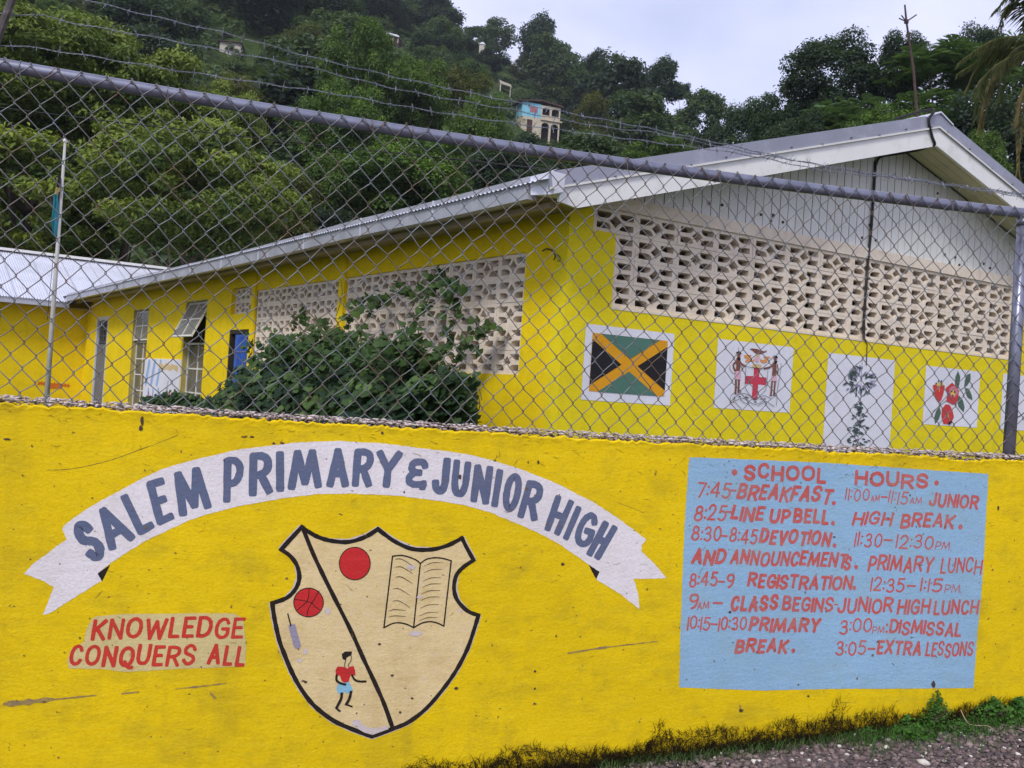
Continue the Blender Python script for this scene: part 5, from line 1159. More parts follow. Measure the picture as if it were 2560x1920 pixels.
# the big trees close behind the school
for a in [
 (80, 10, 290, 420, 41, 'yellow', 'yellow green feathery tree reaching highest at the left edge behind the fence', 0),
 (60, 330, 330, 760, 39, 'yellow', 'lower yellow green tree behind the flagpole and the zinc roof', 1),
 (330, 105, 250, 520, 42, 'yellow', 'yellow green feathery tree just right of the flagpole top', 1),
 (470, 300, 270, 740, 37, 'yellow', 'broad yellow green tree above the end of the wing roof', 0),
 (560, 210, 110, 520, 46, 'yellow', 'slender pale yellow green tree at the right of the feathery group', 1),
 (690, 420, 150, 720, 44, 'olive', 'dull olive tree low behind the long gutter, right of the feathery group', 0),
 (770, 470, 130, 700, 50, 'darkn', 'dark tree low behind the middle of the long gutter', 0),  # crown is dark by its foliage colour
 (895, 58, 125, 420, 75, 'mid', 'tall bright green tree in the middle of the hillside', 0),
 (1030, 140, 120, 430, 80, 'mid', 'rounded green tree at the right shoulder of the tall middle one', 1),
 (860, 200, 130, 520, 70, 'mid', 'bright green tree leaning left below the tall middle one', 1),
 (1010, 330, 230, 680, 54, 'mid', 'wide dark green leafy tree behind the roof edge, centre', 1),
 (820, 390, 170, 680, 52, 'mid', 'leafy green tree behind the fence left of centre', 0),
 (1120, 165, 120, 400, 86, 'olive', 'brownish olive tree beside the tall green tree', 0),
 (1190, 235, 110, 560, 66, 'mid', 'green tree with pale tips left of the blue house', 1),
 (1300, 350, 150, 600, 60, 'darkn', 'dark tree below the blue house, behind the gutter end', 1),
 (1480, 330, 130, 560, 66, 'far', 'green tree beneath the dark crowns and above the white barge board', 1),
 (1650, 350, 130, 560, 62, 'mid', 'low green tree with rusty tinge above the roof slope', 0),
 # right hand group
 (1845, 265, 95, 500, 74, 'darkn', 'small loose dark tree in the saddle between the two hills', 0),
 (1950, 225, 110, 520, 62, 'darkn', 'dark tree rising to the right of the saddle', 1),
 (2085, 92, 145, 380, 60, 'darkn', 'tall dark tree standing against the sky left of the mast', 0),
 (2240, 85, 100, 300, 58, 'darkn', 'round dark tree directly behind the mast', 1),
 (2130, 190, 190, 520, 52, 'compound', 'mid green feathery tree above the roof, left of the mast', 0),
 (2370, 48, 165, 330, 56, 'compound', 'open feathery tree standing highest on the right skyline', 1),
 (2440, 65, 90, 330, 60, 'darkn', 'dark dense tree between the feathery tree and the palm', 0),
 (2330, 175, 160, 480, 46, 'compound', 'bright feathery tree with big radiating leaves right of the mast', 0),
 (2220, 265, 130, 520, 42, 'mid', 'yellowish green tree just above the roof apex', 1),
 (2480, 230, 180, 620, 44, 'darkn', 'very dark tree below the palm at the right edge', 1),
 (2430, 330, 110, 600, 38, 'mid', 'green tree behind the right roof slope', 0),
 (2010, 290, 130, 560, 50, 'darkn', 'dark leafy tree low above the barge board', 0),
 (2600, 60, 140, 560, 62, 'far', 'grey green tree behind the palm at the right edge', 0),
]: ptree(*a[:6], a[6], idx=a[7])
# skyline trees along the left ridge
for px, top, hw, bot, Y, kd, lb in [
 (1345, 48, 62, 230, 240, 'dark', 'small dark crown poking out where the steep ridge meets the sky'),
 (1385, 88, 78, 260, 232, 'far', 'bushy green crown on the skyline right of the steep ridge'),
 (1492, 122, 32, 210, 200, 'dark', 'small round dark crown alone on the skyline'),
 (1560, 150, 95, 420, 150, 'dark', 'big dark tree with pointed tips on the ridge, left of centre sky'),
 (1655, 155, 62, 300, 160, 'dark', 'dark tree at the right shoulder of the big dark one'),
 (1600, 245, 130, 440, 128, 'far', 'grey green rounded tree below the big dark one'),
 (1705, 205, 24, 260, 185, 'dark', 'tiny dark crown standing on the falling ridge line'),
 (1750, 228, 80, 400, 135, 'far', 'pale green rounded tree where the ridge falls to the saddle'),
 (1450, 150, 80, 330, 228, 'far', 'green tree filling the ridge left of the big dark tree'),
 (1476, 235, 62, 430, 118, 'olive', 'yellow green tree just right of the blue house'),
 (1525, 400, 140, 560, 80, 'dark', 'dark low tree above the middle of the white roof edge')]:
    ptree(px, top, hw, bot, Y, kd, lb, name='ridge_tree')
# houses are built first so that the forest can leave their clearings open
def hit(px, py):
    r = ray(px, py); r = r/r[1]
    for Y in np.linspace(70, 268, 400):
        P = CAM+r*Y
        if hill(P[0], Y) > P[2]: return float(Y)
    return 250.
clear = []          # (x0,y0,x1,y1,distance): pixels kept free of nearer crowns
def house_frame(px, py, Y, yaw):
    P = at(px, py, Y); c, s = math.cos(yaw), math.sin(yaw)
    return P, Plane((P[0], P[1], P[2]), (c, s, 0), (s, -c, 0))
M['h_blue'] = simple('blue_house_paint', (.22, .50, .62), .7, var=.1, scale=1); M['h_cream'] = simple('cream_house_paint', (.52, .46, .34), .8, var=.12, scale=1)
M['h_roof'] = simple('rusty_roof_iron', (.075, .04, .035), .8, var=.3, scale=2); M['h_pale'] = simple('pale_house_paint', (.50, .47, .40), .8, var=.1, scale=1); M['h_red'] = simple('faded_curtain', (.35, .14, .16), .8, var=.3, scale=3)
Yh = hit(1302, 322); print('house Y', Yh); P, HP = house_frame(1302, 322, Yh, math.radians(20)); px_m = Yh/FPX
h1 = thing('hillside_house', P, 'two storey house with a blue upper wall and arched cream verandas on the hillside', 'house')
m1 = lambda n_: n_*px_m
W_ = m1(92)/math.cos(math.radians(20))*1.06; H1 = m1(34); H2 = m1(74)
aS = W_*.49
MB().pbox(HP, 0, aS, -3, H1, -3.5, 0).build('lower_wall', M['h_cream'], h1)
MB().pbox(HP, .0, aS, H1+.01, H2-.35, -3.5, .01).build('upper_wall', M['h_blue'], h1)
MB().pbox(HP, aS*.42, aS*.82, H1+(H2-H1)*.30, H1+(H2-H1)*.70, .011, .05).build('window', M['h_red'], h1)
MB().pbox(HP, aS*.36, aS*.41, H1+(H2-H1)*.26, H1+(H2-H1)*.74, .011, .07).build('shutter', M['h_blue'], h1)
MB().pbox(HP, aS*.30, aS*.58, -.5, H1*.80, .001, .03).build('door', M['h_roof'], h1)
for (z0_, z1_, nm) in ((-2.2, H1-.35, 'lower_arcade'), (H1+.01, H2-.45, 'upper_arcade')):
    loops = [[(aS+.02, z0_), (W_, z0_), (W_, z1_), (aS+.02, z1_)]]
    for k in range(2):
        x0_ = aS+.30+k*(W_-aS)*.48; x1_ = x0_+(W_-aS)*.38; zb = z0_+(.75 if nm[0] == 'u' else .02); zt_ = z1_-.35; r_ = (x1_-x0_)/2
        loops.append([(x0_, zb), (x1_, zb)]+[((x0_+x1_)/2+r_*math.cos(t), zt_-r_*.7+r_*.7*math.sin(t)) for t in np.linspace(0, pi, 9)])
    MB().prism(loops, HP, -.2, .0).build(nm, M['h_cream'], h1)
MB().pbox(HP, aS+.02, W_, -3, H2-.5, -3.5, -1.8).build('dark_veranda_fill', M['dark'], h1)  # near-black block, shade deep in the veranda put into its colour
MB().pbox(HP, aS, W_+.35, H1-.30, H1-.02, -1.7, .3).build('veranda_slab', M['h_cream'], h1)
MB().prism([[(-.9, H2-.25), (aS, H2+.45), (W_+.5, H2-.15), (W_+.5, H2-.38), (aS, H2+.15), (-.9, H2-.45)]], HP, -4, .5).build('roof', M['h_roof'], h1)
rl_ = MB()
for k in range(9): a = aS+.3+k*(W_-aS-.5)/8; rl_.tube([HP.P(a, H1, .12), HP.P(a, H1+.75, .12)], .03, 4)
rl_.build('baluster', M['h_pale'], h1)
clear.append((1250, 240, 1415, 322, Yh))
Yq = hit(548, 132); print('house', Yq); P, HP = house_frame(548, 132, Yq, math.radians(8)); q = Yq/FPX
h2 = thing('hillside_hut', P, 'small cream hut with one window high on the left hillside', 'house')
MB().pbox(HP, 0, 52*q, -2, 29*q, -3, 0).build('wall', M['h_pale'], h2); MB().pbox(HP, -.3, 55*q, 29*q, 31*q, -3.3, .4).build('roof', M['h_roof'], h2)
wi = MB().pbox(HP, 17*q, 34*q, 9*q, 21*q, .0, .04).build('window', M['glass'], h2); MB().pbox(HP, 24.5*q, 26.5*q, 9*q, 21*q, .04, .08).build('mullion', M['h_pale'], wi)
clear.append((540, 98, 606, 134, Yq))
Yq = hit(966, 108); print('house', Yq); P, HP = house_frame(966, 108, Yq, math.radians(-10)); q = Yq/FPX
h3 = thing('hillside_house', P, 'half hidden house with a pale curved zinc roof behind the tall green tree', 'house')
MB().pbox(HP, 3*q, 32*q, -2, 15*q, -3, 0).build('wall', M['h_roof'], h3); MB().prism([[(-1*q, 25*q), (10*q, 24*q), (30*q, 19*q), (35*q, 15*q), (33*q, 14*q), (12*q, 18*q), (0, 21*q)]], HP, -3.5, .5).build('roof', M['zinc'], h3)
for a in (4, 16, 29): MB().pbox(HP, a*q, (a+2)*q, 0, 17*q, .01, .15).build('post', M['h_pale'], h3)
clear.append((955, 74, 1010, 104, Yq))
Yq = hit(1246, 226); print('house', Yq); P, HP = house_frame(1246, 226, Yq, math.radians(5)); q = Yq/FPX
h4 = thing('hillside_house', P, 'small white roofed ruin with two posts above and left of the blue house', 'house')
MB().prism([[(0, 28*q), (8*q, 24*q), (30*q, 18*q), (34*q, 10*q), (30*q, 12*q), (4*q, 18*q)]], HP, -3, 0).build('roof', M['h_pale'], h4); MB().pbox(HP, 3*q, 6*q, -2, 20*q, -.5, -.1).build('post', M['h_pale'], h4); MB().pbox(HP, 29*q, 31*q, -2, 14*q, -.5, -.1).build('post', M['h_pale'], h4)
clear.append((1244, 194, 1282, 226, Yq))
Yq = hit(1196, 118); print('house', Yq); P, HP = house_frame(1196, 118, Yq, math.radians(0)); q = Yq/FPX
h5 = thing('hillside_house', P, 'tiny pale house just under the ridge near the top of the hill', 'house')
MB().pbox(HP, 2*q, 16*q, -2, 8*q, -3, 0).build('wall', M['h_pale'], h5); MB().prism([[(0, 8*q), (18*q, 8*q), (10*q, 14*q)]], HP, -3.2, .2).build('roof', M['zinc'], h5)
clear.append((1190, 100, 1216, 118, Yq))
# forest on the far hillside: every crown a tree
n_f = 0; placed = []
R4 = random.Random(44); tries = 0
GL = {'dark': ('dark rounded tree in the forest covering the far hillside', 'dark forest trees on the far hillside'), 'far': ('grey green tree in the forest covering the far hillside', 'grey green forest trees on the far hillside'), 'olive': ('brownish olive tree scattered in the forest on the far hillside', 'olive forest trees on the far hillside'), 'mid': ('bright green tree scattered in the forest on the far hillside', 'bright forest trees on the far hillside')}
while n_f < 262 and tries < 9000:
    tries += 1
    D = 62+(268-62)*R4.random()**.8; px = R4.uniform(-250, 2750)
    if px > 1780 and R4.random() < .6: continue
    x = (px-1280)/FPX*D; Y = D; z = hill(x, Y)
    R = R4.uniform(3.6, 7.2); H = R*R4.uniform(1.3, 1.9)
    if any((x-a)**2+(Y-b_)**2 < (.78*(R+c))**2 for a, b_, c in placed): continue
    zc_ = z+R4.uniform(.42, .62)*H+.5
    u_, v_ = proj((x, Y, zc_)); hw = R*FPX/Y*1.05; hh = H/2*FPX/Y*1.1
    if any(Y < dd+4 and u_+hw > x0_ and u_-hw < x1_ and v_-hh < y1_ and v_+hh > y0_ for x0_, y0_, x1_, y1_, dd in clear): continue
    if v_+hh < -130: continue
    if mnoise.noise(Vector((x*.022, Y*.022, 9))) > .34 and R4.random() < .8: continue        # grassy clearings
    kd = R4.choices(['dark', 'far', 'olive', 'mid'], [.42, .44, .08, .06])[0]
    placed.append((x, Y, R)); n_f += 1
    hz1 = 'high' if v_ < 90 else ('half way up' if v_ < 230 else 'low')
    zn = 'above the feathery trees at the left' if u_ < 420 else 'around the cream hut' if u_ < 700 else 'around the tall bright green tree' if u_ < 1080 else 'left of the blue house' if u_ < 1290 else 'right of the blue house' if u_ < 1560 else 'beside the saddle in the ridge' if u_ < 1950 else 'behind the gable at the right'
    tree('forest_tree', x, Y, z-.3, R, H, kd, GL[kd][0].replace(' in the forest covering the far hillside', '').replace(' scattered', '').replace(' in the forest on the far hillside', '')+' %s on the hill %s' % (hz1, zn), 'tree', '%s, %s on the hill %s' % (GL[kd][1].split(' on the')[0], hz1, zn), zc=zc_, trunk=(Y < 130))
print('forest', n_f, tries)
# undergrowth
rng = np.random.default_rng(77); Cc, Nn, Tt = [], [], []
for k in range(5200):
    D = 50+225*random.random()**.75; px = random.uniform(-260, 2760); x = (px-1280)/FPX*D; z = hill(x, D)
    u_, v_ = proj((x, D, z+1.5))
    if any(D < dd and x0_-12 < u_ < x1_+12 and y0_-6 < v_ < y1_+14 for x0_, y0_, x1_, y1_, dd in clear): continue
    r_ = random.uniform(.8, 2.3); m = 30; e = rng.normal(size=(m, 3)); e[:, 2] = np.abs(e[:, 2]); e /= np.linalg.norm(e, axis=1, keepdims=True)
    Cc.append(np.array([x, D, z])+e*r_*(.6+.4*rng.random((m, 1)))); Nn.append(e+np.array([0, -.2, .6])); Tt.append(np.clip(random.random()*.7+.3*rng.random(m), 0, 1))
Vv, Ff, T = leaf_cloud(np.concatenate(Cc), np.concatenate(Nn), .85, .5, np.concatenate(Tt))
tag(npmesh('undergrowth', Vv, Ff, M['leaf_far'], tint=T), 'low bushes covering the ground between the hillside trees', 'undergrowth', kind='stuff')

# thin humid air between here and the hill
m = bpy.data.materials.new('humid_air'); m.use_nodes = True; nt = m.node_tree; nt.nodes.clear()
o_ = nt.nodes.new('ShaderNodeOutputMaterial'); pv = nt.nodes.new('ShaderNodeVolumePrincipled'); pv.inputs['Color'].default_value = (.80, .86, .96, 1); pv.inputs['Density'].default_value = .00022; pv.inputs['Anisotropy'].default_value = .2
nt.links.new(pv.outputs[0], o_.inputs['Volume'])
hz_ob = MB().obox((-740, -130, -32), (1480, 0, 0), (0, 860, 0), (0, 0, 200)).build('haze', m, kind='stuff'); tag(hz_ob, 'thin pale haze softening the far hillside', 'haze')

# coconut palm at the right edge
pY = 23.; pc0 = at(2640, 95, pY)
palm = thing('coconut_palm', (pc0[0]+.3, pY, 0), 'coconut palm with drooping brown tipped fronds at the right edge', 'palm tree')
MB().tube([np.array([pc0[0]+.3, pY, 0]), np.array([pc0[0]+.25, pY, 4]), pc0-np.array([0, 0, .2])], [.19, .15, .12], 10).build('trunk', M['bark'], palm, smooth=True)
def frond(tip_px, mid_px, dry, wdt=.55, seed=0):
    r_ = np.random.default_rng(seed); dY = r_.uniform(-1.2, .8)
    p0 = pc0; p1 = at(*mid_px, pY+dY*.5); p2 = at(*tip_px, pY+dY); pts = np.array(catmull([p0, p1, p2], n=16)); n_ = len(pts)
    Vs, Fs, Ts = [], [], []; off = 0
    for i in range(3, n_):
        t = i/(n_-1); p = pts[i]; tg = pts[min(i+1, n_-1)]-pts[i-1]; tg /= np.linalg.norm(tg); sd_ = np.cross(tg, [0, 0, 1]); sd_ /= np.linalg.norm(sd_)+1e-6
        for sg in (-1, 1):
            for q_ in range(3):
                ll = wdt*math.sin(min(1, t*1.15+.12)*pi*.78+.25)*r_.uniform(.75, 1.1); pp = p+tg*r_.uniform(-.05, .05)
                dirv = sd_*sg*.55+tg*.55+np.array([0, 0, -1])*r_.uniform(.35, 1.0); dirv /= np.linalg.norm(dirv); w2 = np.cross(dirv, sd_)*.012+tg*.008
                mid = pp+dirv*ll*.5+np.array([0, 0, .02]); tip = pp+dirv*ll+np.array([0, 0, -.12*ll])
                Vs += [pp-w2, mid-w2*1.6, tip, mid+w2*1.6]; Fs += [(off, off+1, off+2), (off, off+2, off+3)]; Ts += [r_.random()]*4; off += 4
    for i in range(0, n_-1):   # rachis
        sdv = np.array([0, 0, .018]); Vs += [pts[i]-sdv, pts[i+1]-sdv, pts[i+1]+sdv, pts[i]+sdv]; Fs += [(off, off+1, off+2), (off, off+2, off+3)]; Ts += [.9]*4; off += 4
    npmesh('frond', np.array(Vs), np.array(Fs), M['leaf_palm_dry' if dry else 'leaf_palm'], palm, np.array(Ts))
for k, (t, m_, d_) in enumerate([((2405, 150), (2500, 95), 0), ((2500, 65), (2540, 5), 0), ((2490, 25), (2560, -30), 0), ((2440, 300), (2475, 175), 0), ((2450, 320), (2500, 160), 1), ((2400, 180), (2500, 130), 0), ((2545, 440), (2560, 230), 1), ((2570, 470), (2590, 240), 1), ((2500, 250), (2530, 130), 0), ((2560, -120), (2600, -60), 0), ((2750, -60), (2700, -40), 0), ((2850, 150), (2760, 40), 0), ((2780, 320), (2740, 140), 0), ((2680, 420), (2680, 200), 1), ((2420, 215), (2480, 120), 0), ((2600, 340), (2610, 170), 0)]): frond(t, m_, d_, .5, k)

# vine thicket against the side wall
rng = np.random.default_rng(5)
vine = thing('vine_thicket', SIDE.P(5, 0, 1.0), 'dense dark green vine thicket climbing the side wall and its breeze blocks', 'vine')
ob_ = [SIDE.at(x, y, .9) for x, y in [(330, 985), (350, 945), (420, 912), (470, 905), (530, 905), (580, 925), (640, 905), (690, 870), (760, 862), (850, 852), (930, 880), (1000, 872), (1060, 862), (1110, 862), (1170, 885), (1180, 960), (1195, 1020), (1210, 1060)]]
hb_, hz_ = zip(*sorted(((q[0], q[1]) for q in ob_)))
def heart(center, nrm, down, L_):
    nrm = nrm/np.linalg.norm(nrm); d = down-nrm*(down@nrm); d = d/(np.linalg.norm(d)+1e-9); sd_ = np.cross(nrm, d)
    sh = [(0, -.25), (.38, -.48), (.56, -.12), (.32, .36), (0, .62), (-.32, .36), (-.56, -.12), (-.38, -.48)]
    vs = [center]+[center+sd_*x*L_+d*y*L_-nrm*(abs(x)*.22+.1*y*y)*L_ for x, y in sh]
    return vs, [(0, i+1, (i+1) % 8+1) for i in range(8)]
Vs2, Fs2, Ts2 = [], [], []
Vs, Fs, Ts = [], [], []
for k in range(13500):
    bq = .25+(13.2-.25)*random.random()**1.25; zt_ = float(np.interp(bq, hb_, hz_))
    zt_ += .26*mnoise.noise(Vector((bq*2.1, 0, 0)))+.22*mnoise.noise(Vector((bq*6, 3, 0)))-.22; zt_ -= (.30 if bq > 10.6 else .48) if bq > 8.2 else (.24 if bq > 5.6 else .04)
    dep = random.random()*(1 if bq < 7 else .45); zlim = zt_-(abs(dep-.5)*.5)**2*4
    z = zlim-abs(random.gauss(0, 1))**1.2*.26 if random.random() < .72 else random.uniform(.9, zlim)
    if z < .75: continue
    off = .25+1.35*dep
    if bq < 1.45-1.5*off: continue
    bulge = SIDE.n*0
    P = SIDE.P(bq, z, off)
    nr = SIDE.n*(.55 if off > .6 else .2)+np.array([0, 0, .75])+np.array([0, -.35, 0])+rng.normal(size=3)*.38
    v_, f_ = heart(P, nr, np.array([0, 0, -1.])+rng.normal(size=3)*.45, random.uniform(.05, .125))
    o_ = len(Vs); Vs += v_; Fs += [tuple(i+o_ for i in f) for f in f_]; lt = (.16 if random.random() < .93 else .8)+.55*mnoise.noise(Vector((bq*2.3, z*3, off*2)))
    Ts += [min(1, max(0, lt+random.gauss(0, .18)))]*9
npmesh('foliage', np.array(Vs), np.array(Fs), M['leaf_vine'], vine, np.array(Ts), 'stuff')
stem = MB()
for k in range(110):
    bq = .9+4.0*random.random()**1.1; dep = random.uniform(.1, 1)*(1 if bq < 7 else .45); z0_ = float(np.interp(bq, hb_, hz_))-.30; ln = random.uniform(.25, .62)
    c0_ = SIDE.P(bq, z0_, .25+1.3*dep); dr_ = np.array([random.gauss(0, .45), random.gauss(0, .4), 1.]); dr_ /= np.linalg.norm(dr_); pts_ = [c0_+dr_*ln*t+np.array([0, 0, -.18*ln*t*t]) for t in np.linspace(0, 1, 6)]
    stem.tube(pts_, .004, 4)
    for t in np.linspace(.25, 1, 9):
        for q_ in range(2):
            P = c0_+dr_*ln*t+np.array([0, 0, -.18*ln*t*t])+rng.normal(size=3)*.035
            v_, f_ = heart(P, np.array([-.2, -.5, .6])+rng.normal(size=3)*.45, np.array([0, 0, -1.])+rng.normal(size=3)*.5, random.uniform(.05, .10))
            o_ = len(Vs2); Vs2 += v_; Fs2 += [tuple(i+o_ for i in f) for f in f_]; Ts2 += [min(1, .35+.5*random.random())]*9
npmesh('shoot_foliage', np.array(Vs2), np.array(Fs2), M['leaf_vine'], vine, np.array(Ts2), 'stuff')
leaf_me = []
for k in range(4):
    v_, f_ = heart(np.zeros(3), np.array([.1*k, -.6, .5]), np.array([.3*(k-1.5), 0, -1.]), 1.); o = npmesh('leaf', np.array(v_), np.array(f_), M['leaf_vine'], tint=np.full(9, .15+.2*k)); leaf_me.append(o.data); bpy.data.objects.remove(o)
nl = 0
tend = [[(850, 860), (870, 800), (900, 770), (960, 745), (1010, 720), (1040, 740)], [(1000, 860), (1040, 790), (1070, 750), (1080, 705), (1100, 695), (1120, 715)], [(1110, 870), (1140, 800), (1135, 760), (1145, 735), (1125, 700)], [(1160, 880), (1190, 830), (1215, 805)], [(880, 850), (920, 790), (935, 740)], [(700, 870), (745, 810), (760, 780), (790, 830)], [(780, 860), (800, 815), (850, 835)], [(640, 905), (700, 860), (760, 840)], [(1180, 900), (1195, 960), (1205, 1000)], [(1190, 980), (1200, 1010), (1190, 1050)], [(480, 905), (500, 860), (505, 830)], [(500, 870), (530, 880)], [(840, 790), (855, 740), (852, 700)], [(1000, 860), (985, 800), (960, 760), (930, 760)], [(1090, 700), (1060, 715), (1030, 770), (1010, 800)]]
for l in tend:
    q = [SIDE.P(*SIDE.at(x, y, .28), .28) for x, y in l]; c = catmull(q, n=5); stem.tube(c, .005, 4)
    dens = 2 if l[0][0] > 600 else 1
    for i in range(0, len(c)):
        for _ in range(dens+random.randrange(2)):
            if nl >= 292: break
            o = bpy.data.objects.new('leaf', random.choice(leaf_me)); COL.objects.link(o); o.parent = vine
            o.location = Vector(c[i]+rng.normal(size=3)*.055)-wloc(vine); s = random.uniform(.07, .12); o.scale = (s, s, s); o.rotation_euler = (random.gauss(0, .4), random.gauss(0, .5), random.gauss(0, .6)); nl += 1
stem.build('stem', M['bark'], vine, kind='stuff')
# ground of the yard is hidden by the wall; weeds at the foot of the wall in the street
rng = np.random.default_rng(8)
# gravel
cs, sz, ti = [], [], []
for k in range(26000):
    s = random.uniform(-.1, 3.2); t = random.uniform(.0, 1.25)**1.0; cs.append(WALL.P(s, verge(s, t)+.003, t)); sz.append(random.choice((1, 1, 1, 1.6))*random.uniform(.0045, .0115)); ti.append(min(1, max(0, abs(random.gauss(.0, .42)))))
rocks(np.array(cs), sz, np.array(ti), 'gravel_stones', M['pebble'])
go = bpy.data.objects['gravel_stones']; tag(go, 'loose grey and pinkish gravel along the foot of the yellow wall', 'gravel', kind='stuff')
def pebble(px, py, r_, tint, lab):
    rr_ = ray(px, py); s_, t_ = 0, .3
    for tt_ in np.linspace(2.2, 6, 600):
        P = CAM+rr_*tt_; s_ = (P-WALL.O)@WALL.d; t_ = (P-WALL.O)@WALL.n
        if P[2] < verge(s_, t_)+.005: break
    o = rocks(np.array([P+np.array([0, 0, r_*.3])]), [r_], np.array([tint]), 'stone', M['pebble']); del o['kind']; tag(o, lab, 'stone')
pebble(2135, 1841, .019, 1., 'pale cream stone by itself where the gravel meets the dry weeds'); pebble(2310, 1912, .026, 1., 'largest white stone, at the bottom edge of the photo')
pebble(2222, 1853, .012, .95, 'small white stone below the leafy weeds'); pebble(2455, 1868, .012, 1., 'small white pebble on the gravel towards the right corner'); pebble(2360, 1905, .011, .9, 'little grey stone right of the largest white stone')
# dead blackened moss hanging on the wall foot
def blades(n, fs, fh, L_, wd_, mat, name, label, cat, lean=.9, green=0):
    Vs, Fs, Ts = [], [], []
    for k in range(n):
        s = fs(); base = verge(s, 0); h0 = fh(s); P = WALL.P(s, base+h0, .003+random.random()*.012)
        l = L_*random.uniform(.5, 1.3); a = random.gauss(0, lean); d = WALL.d*math.sin(a)+np.array([0, 0, math.cos(a)]); cvt = random.gauss(0, 1.1); o_ = len(Vs); w_ = wd_*random.uniform(.6, 1.3)
        p = P.copy(); tg = d.copy(); x = random.uniform(.0, .5)
        for i in range(4):
            sd_ = np.cross(tg, WALL.n); Vs += [p-sd_*w_*(1-i*.25), p+sd_*w_*(1-i*.25)]
            p = p+tg*l/3+WALL.n*x*l*.12; tg = tg+np.array(WALL.d)*cvt*.35-np.array([0, 0, .22*i]); tg /= np.linalg.norm(tg)
        Fs += [(o_+2*i+j, o_+2*i+1+j, o_+2*i+2+j) for i in range(3) for j in (0, 1)]; Ts += [random.random()*(.5 if not green else 1)]*8
    return tag(npmesh(name, np.array(Vs), np.array(Fs), mat, tint=np.array(Ts)), label, cat, kind='stuff')
def mh(s):
    if random.random() < .35:
        return random.random()**1.3*max(.02, .15*max(0, .25+mnoise.noise(Vector((s*7, 5, 0)))*1.1))
    c = .085+.055*mnoise.noise(Vector((s*3.2, 1, 0)))+.035*mnoise.noise(Vector((s*11, 2, 0))); c *= min(1, .85+.1*s) if s < 1.6 else .8
    return max(0, c)*random.random()**1.7
blades(19000, lambda: random.uniform(-.9, 3.2), mh, .030, .0010, M['moss_black'], 'dead_moss', 'blackened dead moss and weed stalks clinging to the foot of the yellow wall', 'moss')
def gblades(n, s0, s1, t1, L_, w_, name, label, mat):
    Vs, Fs, Ts = [], [], []
    for k in range(n):
        s = random.uniform(s0, s1); t = abs(random.gauss(0, t1)); P = WALL.P(s, verge(s, t), t+.01); o_ = len(Vs); a = random.uniform(0, 2*pi); l = L_*random.uniform(.4, 1.2)
        d = np.array([math.cos(a)*.5, math.sin(a)*.5, .9]); d /= np.linalg.norm(d); sd_ = np.array([-math.sin(a), math.cos(a), 0])*w_
        Vs += [P-sd_, P+sd_, P+d*l*.6+sd_*.7, P+d*l*.6-sd_*.7, P+d*l+np.array([math.cos(a), math.sin(a), -.4])*l*.3]; Fs += [(o_, o_+1, o_+2), (o_, o_+2, o_+3), (o_+3, o_+2, o_+4)]; Ts += [random.random()]*5
    return tag(npmesh(name, np.array(Vs), np.array(Fs), mat, tint=np.array(Ts)), label, 'grass', kind='stuff')
gblades(3800, .4, 3.2, .035, .05, .0012, 'wall_foot_grass', 'thin dark grass growing where the wall meets the gravel', M['leaf_vine'])
gblades(2200, 1.35, 3.2, .10, .06, .0014, 'verge_grass', 'short green grass on the verge below the timetable', M['leaf_weed'])
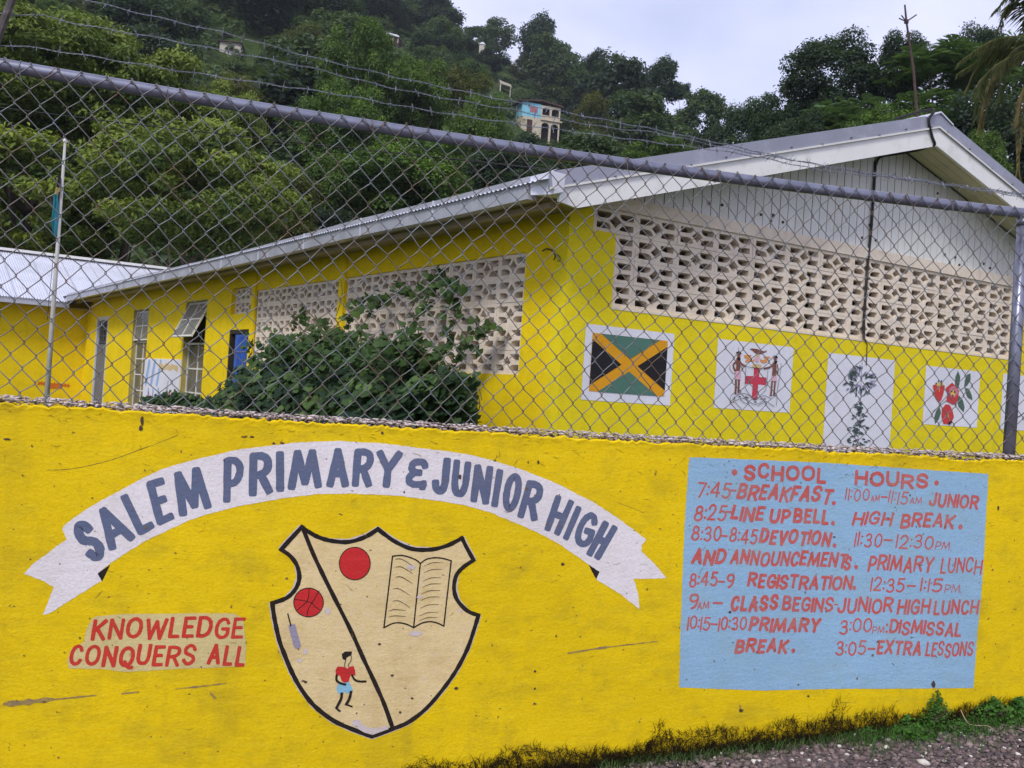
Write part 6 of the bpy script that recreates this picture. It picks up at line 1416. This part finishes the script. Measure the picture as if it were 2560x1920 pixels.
# leafy weeds
def weed(px, py, spread, hgt, nlv, lf, lab, mat='leaf_weed'):
    r_ = ray(px, py)
    for tt_ in np.linspace(2.2, 6, 600):
        P = CAM+r_*tt_; s_ = (P-WALL.O)@WALL.d; t_ = (P-WALL.O)@WALL.n
        if P[2] < verge(s_, max(t_, 0)) or t_ < .02: break
    t_ = max(t_, .02); base = WALL.P(s_, verge(s_, t_), t_); th_ = thing('leafy_weed', base, lab, 'weed'); Vs, Fs, Ts = [], [], []; st_ = MB()
    for k in range(max(3, nlv//12)):
        a = random.uniform(0, 2*pi); e = base+np.array([math.cos(a)*spread*.4, math.sin(a)*spread*.2, hgt*random.uniform(.2, .6)]); st_.tube([base, (base+e)/2+np.array([0, 0, .02]), e], .0012, 4)
    for k in range(nlv):
        a = random.uniform(0, 2*pi); r2 = abs(random.gauss(0, .5)); p = base+np.array([math.cos(a)*spread*r2, math.sin(a)*spread*.5*r2, 0])
        p[2] += hgt*random.random()*max(.15, 1-r2*.8)+.005
        if (p-WALL.O)@WALL.n < .008: p = p+WALL.n*(.012-(p-WALL.O)@WALL.n)
        v_, f_ = heart(p, np.array([0, -.45, .8])+rng.normal(size=3)*.3, rng.normal(size=3), lf*random.uniform(.6, 1.3)); o_ = len(Vs); Vs += v_; Fs += [tuple(i+o_ for i in f) for f in f_]; Ts += [random.random()]*9
    npmesh('foliage', np.array(Vs), np.array(Fs), M[mat], th_, np.array(Ts), 'stuff'); st_.build('stem', M['bark'], th_, kind='stuff')
weed(2340, 1800, .10, .15, 620, .0085, 'darkest tall weed mound in front of the timetable corner'); weed(2285, 1845, .10, .05, 210, .015, 'broad leaved low weed spilling onto the gravel')
weed(2270, 1802, .08, .07, 170, .011, 'small leaved weed at the left end of the green clump'); weed(2480, 1800, .14, .10, 620, .010, 'wide weed patch right of the tall mound')
weed(2545, 1795, .10, .09, 260, .018, 'bright broad leaved weed at the right edge of the photo'); weed(2170, 1815, .10, .04, 160, .009, 'sparse low weed left of the green clump'); weed(2400, 1835, .12, .04, 240, .009, 'thin creeping weed in front of the clumps')
# dry curling stalk
tag(MB().tube(catmull([WALL.P(*WALL.at(x, y, f), f) for x, y, f in [(2402, 1775, .03), (2420, 1808, .06), (2445, 1814, .09), (2470, 1815, .11), (2490, 1830, .12), (2500, 1840, .12)]], n=5), .0018, 5).build('dry_stalk', simple('dry_stalk', (.42, .34, .22), .8)), 'pale dry curling stalk lying over the weeds at the right', 'stalk')
# small bird over the trees
bp_ = at(713, 549, 30.); bd_ = MB(); q = 30/FPX
bd_.tube([bp_+np.array([-7*q, 0, -1*q]), bp_+np.array([-2*q, 0, -2*q]), bp_+np.array([3*q, 0, -1*q]), bp_+np.array([8*q, 0, 0])], [.2*q, 2.6*q, 3*q, .4*q], 7)
bd_.add([bp_+np.array([x*q, y*q, z*q]) for x, y, z in [(0, 0, 0), (5, -3, -1), (3, -9, 5), (-2, -8, 6), (-4, 6, 4), (3, 9, 4)]], [(0, 1, 2, 3), (0, 4, 5, 1)])
tag(bd_.build('bird', M['cable']), 'small black bird flying above the long gutter', 'bird')
